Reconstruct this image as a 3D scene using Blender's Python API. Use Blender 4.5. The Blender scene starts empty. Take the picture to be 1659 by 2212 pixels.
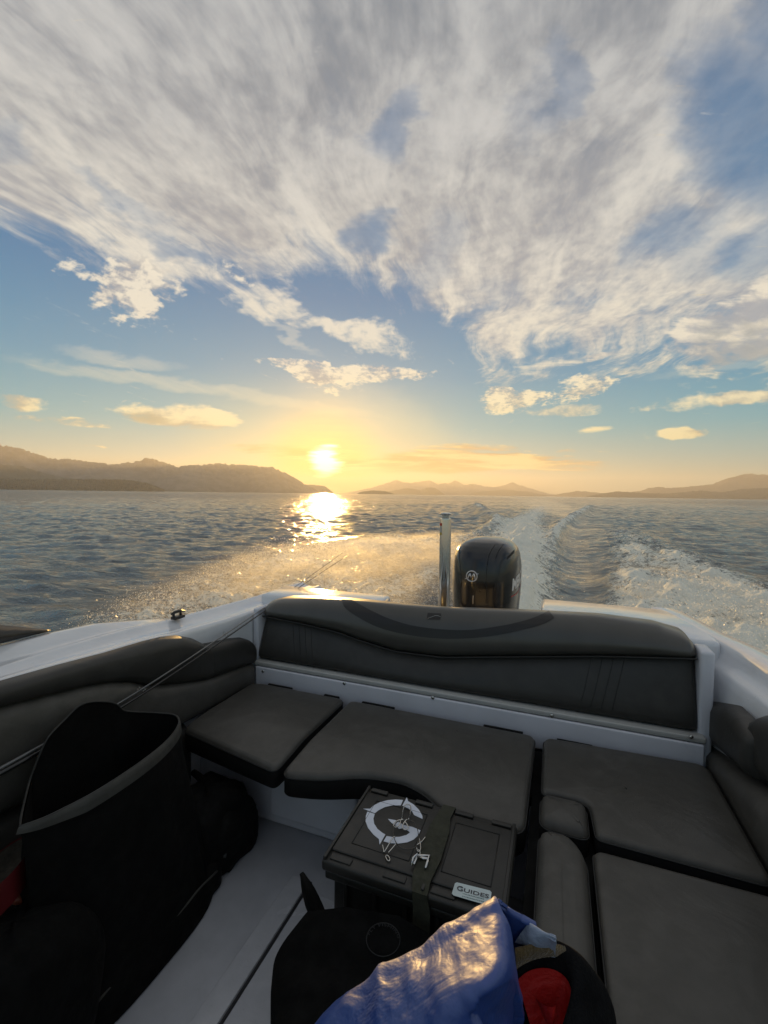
import bpy, bmesh, math, random
import numpy as np
from mathutils import Vector, Matrix
from mathutils.bvhtree import BVHTree

random.seed(7)
rng = np.random.default_rng(11)
scene = bpy.context.scene
COL = scene.collection

# ------------------------------------------------------------------ frame of reference
# X to the right looking aft, Y aft, Z up from the cockpit sole; the eye stands 1.42 m above the sole
YAW, PITCH, ROLL, EYE = math.radians(20.8), math.radians(2.29), math.radians(0.777), 1.42
FOC, CX, CY = 975.0, 829.5, 1106.0
SEA = -0.30
SUN_AZ = math.radians(-28.4)          # from +Y towards +X
SUN_EL = math.radians(4.0)
SUN = Vector((math.sin(SUN_AZ) * math.cos(SUN_EL), math.cos(SUN_AZ) * math.cos(SUN_EL), math.sin(SUN_EL)))


def sight(px, py):
    x, y = px - CX, -(py - CY)
    c, s = math.cos(ROLL), math.sin(ROLL)
    x, y = x * c - y * s, x * s + y * c
    v = Vector((x, FOC, y))
    c, s = math.cos(-PITCH), math.sin(-PITCH)
    v = Vector((v.x, v.y * c - v.z * s, v.y * s + v.z * c))
    c, s = math.cos(YAW), math.sin(YAW)
    return Vector((v.x * c - v.y * s, v.x * s + v.y * c, v.z)) / FOC


EYE_P = Vector((0, 0, EYE))


def U(px, py, z=None, y=None, x=None):
    """survey: the point of the place seen along a sight line at a known height / station / side distance"""
    v = sight(px, py)
    if z is not None: k = (z - EYE) / v.z
    elif y is not None: k = y / v.y
    else: k = x / v.x
    return EYE_P + v * k


# ------------------------------------------------------------------ object helpers
def tag(o, label=None, cat=None, group=None, kind=None):
    if label: o['label'] = label
    if cat: o['category'] = cat
    if group: o['group'] = group
    if kind: o['kind'] = kind
    return o


def empty(name, loc=(0, 0, 0)):
    o = bpy.data.objects.new(name, None)
    o.location = loc
    o.empty_display_size = 0.1
    COL.objects.link(o)
    return o


def mesh_obj(name, verts, faces, mats, parent=None, smooth=True, midx=None):
    me = bpy.data.meshes.new(name)
    me.from_pydata([tuple(v) for v in verts], [], faces)
    if not isinstance(mats, (list, tuple)): mats = [mats]
    for m in mats: me.materials.append(m)
    if midx is not None: me.polygons.foreach_set('material_index', np.array(midx, dtype=np.int32))
    me.polygons.foreach_set('use_smooth', np.full(len(me.polygons), bool(smooth)))
    me.validate()
    me.update()
    bm = bmesh.new(); bm.from_mesh(me)
    bmesh.ops.recalc_face_normals(bm, faces=bm.faces)
    bm.to_mesh(me); bm.free()
    o = bpy.data.objects.new(name, me)
    COL.objects.link(o)
    if parent is not None:
        o.parent = parent
        if parent.type == 'EMPTY':
            o.matrix_parent_inverse = Matrix.Translation(-Vector(parent.location))   # mesh data is in world measure
    return o


class MB:
    """collects pieces of one mesh"""
    def __init__(self): self.v, self.f, self.m = [], [], []

    def add(self, v, f, mi=0):
        n = len(self.v)
        self.v += [tuple(a) for a in v]
        self.f += [tuple(i + n for i in q) for q in f]
        self.m += [mi] * len(f)
        return self

    def loft(self, rings, closed=True, caps=True, mi=0, capmi=None):
        n = len(rings[0]); v = [p for r in rings for p in r]; f = []
        for i in range(len(rings) - 1):
            for j in range(n if closed else n - 1):
                k = (j + 1) % n
                f.append((i * n + j, i * n + k, (i + 1) * n + k, (i + 1) * n + j))
        self.add(v, f, mi)
        if caps and closed:
            b = len(self.v) - len(v)
            self.f.append(tuple(b + j for j in range(n)))
            self.f.append(tuple(b + (len(rings) - 1) * n + j for j in range(n)))
            self.m += [capmi if capmi is not None else mi] * 2
        return self

    def tube(self, pts, r, n=8, mi=0, cyclic=False):
        pts = [Vector(p) for p in pts]
        rr = r if isinstance(r, (list, tuple)) else [r] * len(pts)
        rings = []; up = Vector((0.3, 0.2, 1)).normalized()
        for i, p in enumerate(pts):
            if cyclic: t = pts[(i + 1) % len(pts)] - pts[i - 1]
            else: t = pts[min(i + 1, len(pts) - 1)] - pts[max(i - 1, 0)]
            t.normalize()
            a = t.cross(up)
            if a.length < 1e-3: a = t.cross(Vector((1, 0, 0)))
            a.normalize(); b = t.cross(a)
            rings.append([p + (a * math.cos(2 * math.pi * j / n) + b * math.sin(2 * math.pi * j / n)) * rr[i] for j in range(n)])
        if cyclic: rings.append(rings[0])
        return self.loft(rings, caps=not cyclic, mi=mi)

    def box(self, lo, hi, bev=0.0, mi=0):
        bm = bmesh.new()
        bmesh.ops.create_cube(bm, size=1.0)
        lo, hi = Vector(lo), Vector(hi)
        for v in bm.verts:
            v.co = Vector(((v.co[i] + .5) * (hi[i] - lo[i]) + lo[i]) for i in range(3))
        if bev > 0:
            bmesh.ops.bevel(bm, geom=list(bm.edges), offset=bev, segments=3, profile=.5, affect='EDGES')
        bm.verts.index_update()
        self.add([v.co.copy() for v in bm.verts], [tuple(v.index for v in f.verts) for f in bm.faces], mi)
        bm.free()
        return self

    def disc(self, c, nrm, r, h, n=16, mi=0):
        c, nrm = Vector(c), Vector(nrm).normalized()
        a = nrm.orthogonal().normalized(); b = nrm.cross(a)
        ring = lambda rad, k: [c + nrm * k + (a * math.cos(2 * math.pi * j / n) + b * math.sin(2 * math.pi * j / n)) * rad for j in range(n)]
        return self.loft([ring(r, 0), ring(r, h * .7), ring(r * .85, h)], mi=mi)

    def build(self, name, mats, parent=None, smooth=True):
        return mesh_obj(name, self.v, self.f, mats, parent, smooth, self.m if isinstance(mats, (list, tuple)) else None)


def interp(x, xs, ys):
    return float(np.interp(x, xs, ys))


def sharp(o, ang=35):
    o.data.set_sharp_from_angle(angle=math.radians(ang))
    return o


# ------------------------------------------------------------------ shader helpers
def lin(r, g, b):
    f = lambda c: (c / 255 / 12.92) if c / 255 <= .04045 else ((c / 255 + .055) / 1.055) ** 2.4
    return (f(r), f(g), f(b), 1.0)


class G:
    """small expression builder over a node tree"""
    def __init__(self, nt): self.nt = nt

    def node(self, t, **kw):
        n = self.nt.nodes.new(t)
        for k, v in kw.items(): setattr(n, k, v)
        return n

    def put(self, sock, val):
        if isinstance(val, S): self.nt.links.new(val.s, sock)
        elif isinstance(val, bpy.types.NodeSocket): self.nt.links.new(val, sock)
        else: sock.default_value = val

    def math(self, op, *a, clamp=False):
        n = self.node('ShaderNodeMath', operation=op, use_clamp=clamp)
        for i, x in enumerate(a): self.put(n.inputs[i], x)
        return S(self, n.outputs[0])

    def smooth(self, x, lo, hi, t0=0.0, t1=1.0):
        n = self.node('ShaderNodeMapRange', interpolation_type='SMOOTHSTEP')
        for k, v in zip(('Value', 'From Min', 'From Max', 'To Min', 'To Max'), (x, lo, hi, t0, t1)): self.put(n.inputs[k], v)
        return S(self, n.outputs[0])

    def xyz(self, x, y, z=0.0):
        n = self.node('ShaderNodeCombineXYZ')
        for i, q in enumerate((x, y, z)): self.put(n.inputs[i], q)
        return S(self, n.outputs[0])

    def sep(self, v):
        n = self.node('ShaderNodeSeparateXYZ'); self.put(n.inputs[0], v)
        return [S(self, n.outputs[i]) for i in range(3)]

    def noise(self, vec, scale=1.0, detail=4.0, rough=.5, dist=0.0, lac=2.0):
        n = self.node('ShaderNodeTexNoise')
        self.put(n.inputs['Vector'], vec)
        n.inputs['Scale'].default_value = scale; n.inputs['Detail'].default_value = detail
        n.inputs['Roughness'].default_value = rough; n.inputs['Distortion'].default_value = dist
        n.inputs['Lacunarity'].default_value = lac
        return S(self, n.outputs[0])

    def voronoi(self, vec, scale=1.0, feature='F1', rnd=1.0):
        n = self.node('ShaderNodeTexVoronoi', feature=feature)
        self.put(n.inputs['Vector'], vec); n.inputs['Scale'].default_value = scale
        n.inputs['Randomness'].default_value = rnd
        return S(self, n.outputs[0])

    def mix(self, f, a, b, blend='MIX'):
        n = self.node('ShaderNodeMix', data_type='RGBA', blend_type=blend)
        self.put(n.inputs[0], f); self.put(n.inputs[6], a); self.put(n.inputs[7], b)
        return S(self, n.outputs[2])

    def ramp(self, x, stops, interp_='LINEAR'):
        n = self.node('ShaderNodeValToRGB'); cr = n.color_ramp; cr.interpolation = interp_
        while len(cr.elements) < len(stops): cr.elements.new(.5)
        for e, (p, c) in zip(cr.elements, stops):
            e.position = p; e.color = c if len(c) == 4 else (*c, 1)
        self.put(n.inputs[0], x)
        return S(self, n.outputs[0])

    def scale(self, col, k):
        n = self.node('ShaderNodeVectorMath', operation='SCALE'); self.put(n.inputs[0], col); self.put(n.inputs['Scale'], k)
        return S(self, n.outputs[0])

    def vadd(self, a, b):
        n = self.node('ShaderNodeVectorMath', operation='ADD'); self.put(n.inputs[0], a); self.put(n.inputs[1], b)
        return S(self, n.outputs[0])

    def dot(self, a, b):
        n = self.node('ShaderNodeVectorMath', operation='DOT_PRODUCT'); self.put(n.inputs[0], a); self.put(n.inputs[1], b)
        return S(self, n.outputs['Value'])

    def bump(self, h, strength=.3, dist=.01, normal=None):
        n = self.node('ShaderNodeBump'); self.put(n.inputs['Height'], h)
        n.inputs['Strength'].default_value = strength; n.inputs['Distance'].default_value = dist
        if normal is not None: self.put(n.inputs['Normal'], normal)
        return S(self, n.outputs[0])


class S:
    def __init__(self, g, s): self.g, self.s = g, s
    def __add__(self, o): return self.g.math('ADD', self, o)
    __radd__ = __add__
    def __sub__(self, o): return self.g.math('SUBTRACT', self, o)
    def __rsub__(self, o): return self.g.math('SUBTRACT', o, self)
    def __mul__(self, o): return self.g.math('MULTIPLY', self, o)
    __rmul__ = __mul__
    def __truediv__(self, o): return self.g.math('DIVIDE', self, o)
    def __rtruediv__(self, o): return self.g.math('DIVIDE', o, self)
    def __pow__(self, o): return self.g.math('POWER', self, o)
    def max(self, o): return self.g.math('MAXIMUM', self, o)
    def min(self, o): return self.g.math('MINIMUM', self, o)
    def clamp(self): return self.g.math('ADD', self, 0.0, clamp=True)


def new_mat(name):
    m = bpy.data.materials.new(name); m.use_nodes = True
    nt = m.node_tree; nt.nodes.clear()
    g = G(nt)
    out = g.node('ShaderNodeOutputMaterial')
    return m, g, out


def principled(g, out, **kw):
    p = g.node('ShaderNodeBsdfPrincipled')
    for k, v in kw.items(): g.put(p.inputs[k.replace('_', ' ')], v)
    g.nt.links.new(p.outputs[0], out.inputs['Surface'])
    return p


def simple(name, col, rough=.5, metal=0.0, var=.12, vscale=9.0, bump=0.0, bscale=300.0, bdist=.002, coat=0.0, spec=.5, sheen=0.0):
    """plain painted / moulded / woven surface with slight unevenness of tone, gloss and grain"""
    m, g, out = new_mat(name)
    co = g.node('ShaderNodeTexCoord').outputs['Object']
    n = g.noise(co, vscale, 4, .6)
    c = g.mix(g.smooth(n, .3, .7), (col[0] * (1 - var), col[1] * (1 - var), col[2] * (1 - var), 1),
              (min(1, col[0] * (1 + var)), min(1, col[1] * (1 + var)), min(1, col[2] * (1 + var)), 1))
    r = g.smooth(g.noise(co, vscale * 2.3, 3, .6), .25, .75, rough * .85, min(1, rough * 1.15))
    p = principled(g, out, Base_Color=c, Roughness=r, Metallic=metal)
    p.inputs['Specular IOR Level'].default_value = spec
    p.inputs['Coat Weight'].default_value = coat
    p.inputs['Coat Roughness'].default_value = .06
    p.inputs['Sheen Weight'].default_value = sheen
    if bump > 0:
        g.put(p.inputs['Normal'], g.bump(g.noise(co, bscale, 2, .6), bump, bdist))
    return m


# ------------------------------------------------------------------ render set-up
scene.view_settings.view_transform = 'Standard'
scene.view_settings.look = 'None'
scene.view_settings.exposure = 0.5
scene.view_settings.gamma = 1.0
scene.render.engine = 'CYCLES'
cy = scene.cycles
cy.max_bounces = 6; cy.diffuse_bounces = 3; cy.glossy_bounces = 3; cy.transmission_bounces = 4
cy.volume_bounces = 0; cy.transparent_max_bounces = 12
cy.caustics_reflective = False; cy.caustics_refractive = False
cy.sample_clamp_indirect = 6.0
cy.use_denoising = True
try:
    cy.denoiser = 'OPENIMAGEDENOISE'; cy.denoising_input_passes = 'RGB_ALBEDO_NORMAL'
except Exception:
    pass

cam_d = bpy.data.cameras.new('camera')
cam_d.sensor_fit = 'HORIZONTAL'; cam_d.sensor_width = 36.0; cam_d.lens = FOC / 1659 * 36.0
cam_d.clip_start = 0.02; cam_d.clip_end = 40000
cam = bpy.data.objects.new('camera', cam_d); COL.objects.link(cam)
cam.matrix_world = (Matrix.Translation(EYE_P) @ Matrix.Rotation(YAW, 4, 'Z') @ Matrix.Rotation(-PITCH, 4, 'X')
                    @ Matrix.Rotation(math.pi / 2, 4, 'X') @ Matrix.Rotation(ROLL, 4, 'Z'))
scene.camera = cam

sun_d = bpy.data.lights.new('sun', 'SUN')
sun_d.energy = 5.0; sun_d.angle = math.radians(0.53); sun_d.color = (1.0, .59, .19)
sun_o = bpy.data.objects.new('sun', sun_d); COL.objects.link(sun_o)
sun_o.rotation_euler = SUN.to_track_quat('Z', 'Y').to_euler()

# ------------------------------------------------------------------ sky
world = bpy.data.worlds.new('World'); scene.world = world
world.use_nodes = True
wt = world.node_tree; wt.nodes.clear()
g = G(wt)
D = S(g, g.node('ShaderNodeTexCoord').outputs['Generated'])
nv = g.node('ShaderNodeVectorMath', operation='NORMALIZE'); g.put(nv.inputs[0], D); D = S(g, nv.outputs[0])
dx, dy, dz = g.sep(D)
fwd = g.dot(D, (-math.sin(YAW), math.cos(YAW), 0.0))       # heading astern of the wake's mean line
rgt = g.dot(D, (math.cos(YAW), math.sin(YAW), 0.0))
fs = fwd.max(.06)
u = rgt / fs
v = dz / fs
front = g.smooth(fwd, .10, .35)
el = dz / g.math('SQRT', (1.0 - dz * dz).max(.0004))            # tan of elevation
# streamer axis of the high cloud deck
ax = math.radians(-12.6)
pz = dz.max(.025)
px_, py_ = dx / pz, dy / pz
ca = px_ * math.sin(ax) + py_ * math.cos(ax)
cb = px_ * math.cos(ax) - py_ * math.sin(ax)

wp = g.noise(g.xyz(ca * .9, cb * .9, 11.0), 1.1, 3, .5) - .5
nA = g.noise(g.xyz(ca * .75 + wp * .9, cb * 1.25 + wp * .7, 3.1), 1.5, 8, .60, .25)      # broad streamers
nB = g.noise(g.xyz(ca * .50 + wp * .5, cb * 2.3 + wp * 1.2, 7.7), 2.6, 7, .64, .3)            # fine streaks
nC = g.noise(g.xyz(ca * 1.0, cb * 1.5, 1.3), 13.0, 3, .55, .15)        # dappled cells
nD = g.noise(g.xyz(u * 1.0, v * 4.2, 5.5), 4.2, 6, .62, .4)           # low banks near the horizon
nE = g.noise(g.xyz(u * 1.3, v * 1.7, 9.5), 19.0, 4, .6, .3)           # small puffs

nw1 = g.noise(g.xyz(u, v * 1.6, 31.0), 6.0, 4, .6) - .5
nw2 = g.noise(g.xyz(u * .8, v * 2.0, 41.0), 6.0, 4, .6) - .5
wamp = g.smooth(v, .02, .35, .25, 1.0)
uw = u + nw1 * .22 * wamp
vw = v + nw2 * .11 * wamp

def sq(px, py): return (px - 829.5) / FOC, (1067.5 + .01356 * (px - 829.5) - py) / FOC

def blob(px, py, rx, ry, rot=0.0, k=1.0):
    """soft patch of sky centred on a compass bearing and height"""
    u0, v0 = sq(px, py)
    c, s = math.cos(math.radians(rot)), math.sin(math.radians(rot))
    a = ((uw - u0) * (c * FOC / rx)) + ((vw - v0) * (s * FOC / rx))
    b = ((vw - v0) * (c * FOC / ry)) - ((uw - u0) * (s * FOC / ry))
    q = a * a + b * b
    return g.smooth(q, 0.0, 1.0, k, 0.0)

def total(lst):
    t = lst[0]
    for q in lst[1:]: t = t + q
    return t

edge_stops = [(-1.2, .56), (-.86, .52), (-.62, .50), (-.47, .43), (-.33, .40), (-.16, .47), (-.03, .42), (.10, .33), (.22, .24), (.36, .27), (.52, .25), (.70, .29), (.86, .24), (1.2, .20)]
edge = g.ramp((u + 1.2) / 2.4, [((a + 1.2) / 2.4, (b, b, b)) for a, b in edge_stops], 'EASE')
edge = S(g, edge.s)
ev = v - edge
deck = g.smooth(ev + (nA - .5) * .22 + (nB - .5) * .16, -.06, .17)
holes = total([blob(800, 520, 80, 55, 20, .6), blob(850, 300, 60, 95, -25, .42), blob(1590, 300, 190, 260, 30, .66), blob(1420, 520, 150, 60, 30, .45), blob(1600, 560, 130, 70, 20, .4), blob(1190, 200, 50, 130, -8, .3), blob(420, 560, 190, 26, -24, .4), blob(250, 440, 160, 22, -28, .25), blob(930, 560, 60, 120, -30, .2),
               blob(1060, 650, 70, 45, 0, .15), blob(640, 640, 130, 60, 20, .35), blob(1640, 60, 120, 120, 40, .45), blob(1500, 560, 120, 60, 20, .25), blob(30, 330, 60, 60, 0, .2),
               blob(1130, 250, 60, 120, -10, .15), blob(1010, 690, 60, 22, 25, .35), blob(1190, 760, 60, 16, 30, .3)])
cov_hi = deck * 1.0 - holes * .35 * (.45 + nB * 1.1)
hi = g.smooth(cov_hi + (nA - .5) * .95 + (nB - .5) * .60 + (nC - .5) * .20, .20, .96)
hi = hi * (1.0 - holes * (nB * 1.5 + nA * .9 - .05)).clamp()
# separate banks and wisps
wisps = total([blob(640, 690, 230, 42, -17, .75), blob(800, 735, 150, 40, -10, .6), blob(540, 620, 160, 50, -22, .5), blob(900, 660, 90, 60, -20, .45)])
wisp = g.smooth(wisps * .8 + (nB - .5) * 2.0 + (nC - .5) * .6 + (nA - .5) * .6, .26, .95)
puffs = total([blob(300, 620, 125, 100, 22, .95), blob(170, 600, 80, 26, -8, .55), blob(350, 705, 70, 24, -25, .5), blob(520, 610, 55, 35, -30, .6),
               blob(1250, 845, 130, 38, 12, .85), blob(1100, 858, 75, 38, 0, .9), blob(1070, 885, 45, 16, 0, .5), blob(640, 800, 150, 26, -6, .8), blob(810, 808, 150, 34, 0, .85),
               blob(700, 830, 110, 26, -14, .6), blob(480, 770, 14, 8, 0, .6), blob(440, 730, 22, 14, -20, .35)])
puff = g.smooth(puffs + (nE - .5) * 1.5 + (nC - .5) * .7, .42, .85)
lows = total([blob(370, 905, 190, 34, -3, .95), blob(40, 872, 90, 30, -10, .95), blob(120, 912, 190, 10, -4, .75), blob(1480, 936, 85, 20, 2, .95), blob(1290, 925, 60, 12, 4, .5),
              blob(1560, 740, 190, 110, 22, 1.0), blob(1640, 700, 120, 120, 30, .6), blob(1200, 890, 140, 22, 4, .75), blob(1500, 870, 260, 26, 8, .55), blob(1620, 860, 110, 36, 10, .6),
              blob(1340, 770, 110, 16, 6, .6), blob(1200, 790, 150, 36, 14, .5), blob(130, 975, 80, 5, -6, .6), blob(190, 962, 60, 4, -5, .6),
              blob(1060, 965, 60, 12, 0, .7), blob(1230, 973, 45, 7, 0, .85), blob(1140, 970, 30, 8, 0, .6)])
nF = g.noise(g.xyz(u * 1.1, v * 12.0, 6.5), 4.6, 6, .64, .5)
banks = total([blob(610, 975, 190, 24, -2, .8), blob(1000, 988, 230, 40, 3, .95), blob(1200, 1002, 230, 26, -2, .8), blob(860, 1012, 300, 24, 0, .75), blob(760, 985, 150, 40, 0, .5), blob(560, 1000, 120, 14, -3, .4)])
bank = g.smooth(banks + (nF - .5) * 2.4 + (nE - .5) * .3, .42, .95)
low = g.smooth(lows * .95 + (nD - .5) * 2.1 + (nE - .5) * .5, .40, .84)
veil = total([blob(420, 840, 480, 22, -8, .5), blob(260, 775, 170, 20, -6, .4), blob(620, 730, 90, 16, -38, .5), blob(800, 880, 220, 60, -20, .25), blob(1560, 800, 200, 14, 6, .3)])
veil = (veil * (nB * .9 + .3)).clamp()
# everything out of the photograph's quarter of the sky: broken grey deck
rear = g.smooth((nA - .5) * 1.6 + (nB - .5) * .8 + el * .25, -.25, .45)
hi = hi * front + rear * (1.0 - front)

# clear sky by height, warmed towards the sun
clear = g.ramp(el / 1.4, [(0.0, lin(186, 188, 158)), (.022, lin(166, 188, 170)), (.055, lin(128, 180, 184)), (.10, lin(66, 168, 190)), (.18, lin(26, 144, 186)), (.30, lin(8, 121, 174)), (.5, lin(24, 110, 162)), (.8, lin(50, 100, 150)), (1.0, lin(52, 92, 138))])
sky = g.node('ShaderNodeTexSky', sky_type='NISHITA')
sky.sun_disc = False; sky.sun_elevation = SUN_EL; sky.sun_rotation = SUN_AZ
sky.altitude = 0; sky.air_density = 1.0; sky.dust_density = 1.6; sky.ozone_density = 1.5
nish = g.scale(S(g, sky.outputs[0]), .10)
cs = g.dot(D, tuple(SUN)).max(0.0)
base = g.mix(.16, clear, nish)
warm = g.smooth(cs, math.cos(.34), 1.0)
warm2 = g.smooth(cs, math.cos(.17), 1.0)
hz = g.smooth(el, .0, .30, 1.0, 0.0)
base = g.mix((warm * hz * .5).clamp(), base, lin(255, 222, 138))
low_ = g.smooth(el, .0, .16, 1.0, .35)
base = g.mix((warm2 * warm2 * .85 * low_).clamp(), base, lin(255, 196, 62))
base = g.mix((g.smooth(cs, math.cos(.62), math.cos(.05)) * g.smooth(el, .0, .075, .55, 0.0)).clamp(), base, lin(255, 190, 92))
# cloud colour: thin parts bright, thick parts grey, warm when low
nL = g.noise(g.xyz(ca * .8 + wp, cb * 1.3, 21.0), 2.4, 6, .6, .3)
th = g.smooth(nL * .46 + nB * .40 + nA * .14 + (nC - .5) * .20, .35, .62)
lightc = g.ramp(el / 1.2, [(0.0, lin(255, 222, 140)), (.06, lin(255, 230, 160)), (.14, lin(252, 236, 190)), (.24, lin(240, 230, 208)), (.42, lin(232, 226, 212)), (.62, lin(208, 206, 201)), (1.0, lin(192, 193, 192))])
darkc = g.ramp(el / 1.2, [(0.0, lin(226, 178, 104)), (.06, lin(214, 176, 112)), (.14, lin(176, 176, 160)), (.24, lin(160, 168, 178)), (.42, lin(163, 164, 167)), (.62, lin(146, 149, 153)), (1.0, lin(132, 139, 145))])
hicol = g.mix(th, darkc, lightc)
pcol = g.mix(g.smooth(nE + (nC - .5) * .4, .38, .6), darkc, lightc)
lcol = g.mix(g.smooth(nD + (nE - .5) * .35, .40, .60), darkc, lightc)
shade = blob(1580, 740, 110, 75, 30, .8)
lcol = g.mix((shade * g.smooth(nE, .3, .7)).clamp(), lcol, lin(150, 158, 160))
shade2 = blob(300, 905, 85, 14, -4, .9)
lcol = g.mix(shade2, lcol, lin(176, 166, 132))
c = g.mix(veil * .8 * front, base, lightc)
c = g.mix(hi * .90, c, hicol)
c = g.mix(wisp * .85 * front, c, lightc)
c = g.mix(low * .9 * front, c, lcol)
c = g.mix(bank * .85 * front, c, g.mix(g.smooth(nF + (nD - .5) * .6, .42, .62), lin(214, 160, 82), lin(255, 226, 150)))
c = g.mix(puff * .92 * front, c, pcol)
# the sun behind thin bars of cloud
bars = g.noise(g.xyz(u * 1.0, v * 9.0, 2.2), 9.0, 4, .6, .3)
ang = g.math('ARCCOSINE', cs.min(1.0))
core = g.smooth(ang + (bars - .5) * .07, .016, .042, 1.0, 0.0)
halo = g.smooth(ang, .02, .30, 1.0, 0.0)
c = g.vadd(c, g.scale((1.0, .46, .04), halo * halo * halo * .62 * (bars * .9 + .45)))
c = g.vadd(c, g.scale((1.0, .80, .42), core * 3.4))
bg = g.node('ShaderNodeBackground'); bg.inputs['Strength'].default_value = .0707
g.put(bg.inputs['Color'], g.scale(c, 10.0))
wo = g.node('ShaderNodeOutputWorld'); wt.links.new(bg.outputs[0], wo.inputs['Surface'])
world.cycles.sampling_method = 'MANUAL'; world.cycles.sample_map_resolution = 1024

# ------------------------------------------------------------------ value noise for the water
class Noise2:
    def __init__(self, seed, n=256):
        self.t = np.random.default_rng(seed).random((n, n)).astype(np.float32); self.n = n

    def __call__(self, x, y):
        n = self.n
        xi = np.floor(x).astype(np.int64); yi = np.floor(y).astype(np.int64)
        fx = (x - xi).astype(np.float32); fy = (y - yi).astype(np.float32)
        fx = fx * fx * (3 - 2 * fx); fy = fy * fy * (3 - 2 * fy)
        a = self.t[xi % n, yi % n]; b = self.t[(xi + 1) % n, yi % n]
        c = self.t[xi % n, (yi + 1) % n]; d = self.t[(xi + 1) % n, (yi + 1) % n]
        return (a * (1 - fx) + b * fx) * (1 - fy) + (c * (1 - fx) + d * fx) * fy


NZ = [Noise2(s) for s in range(8)]


def fbm(x, y, k=0, octv=4, gain=.5):
    s = 0; a = 1.0; t = 0
    for i in range(octv):
        s = s + a * NZ[(k + i) % 8](x * 2 ** i + 17.3 * i, y * 2 ** i + 5.1 * i); t += a; a *= gain
    return s / t


def sstep(x, a, b):
    t = np.clip((x - a) / (b - a), 0, 1)
    return t * t * (3 - 2 * t)


def gauss(x, c, w): return np.exp(-((x - c) / w) ** 2)


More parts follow.
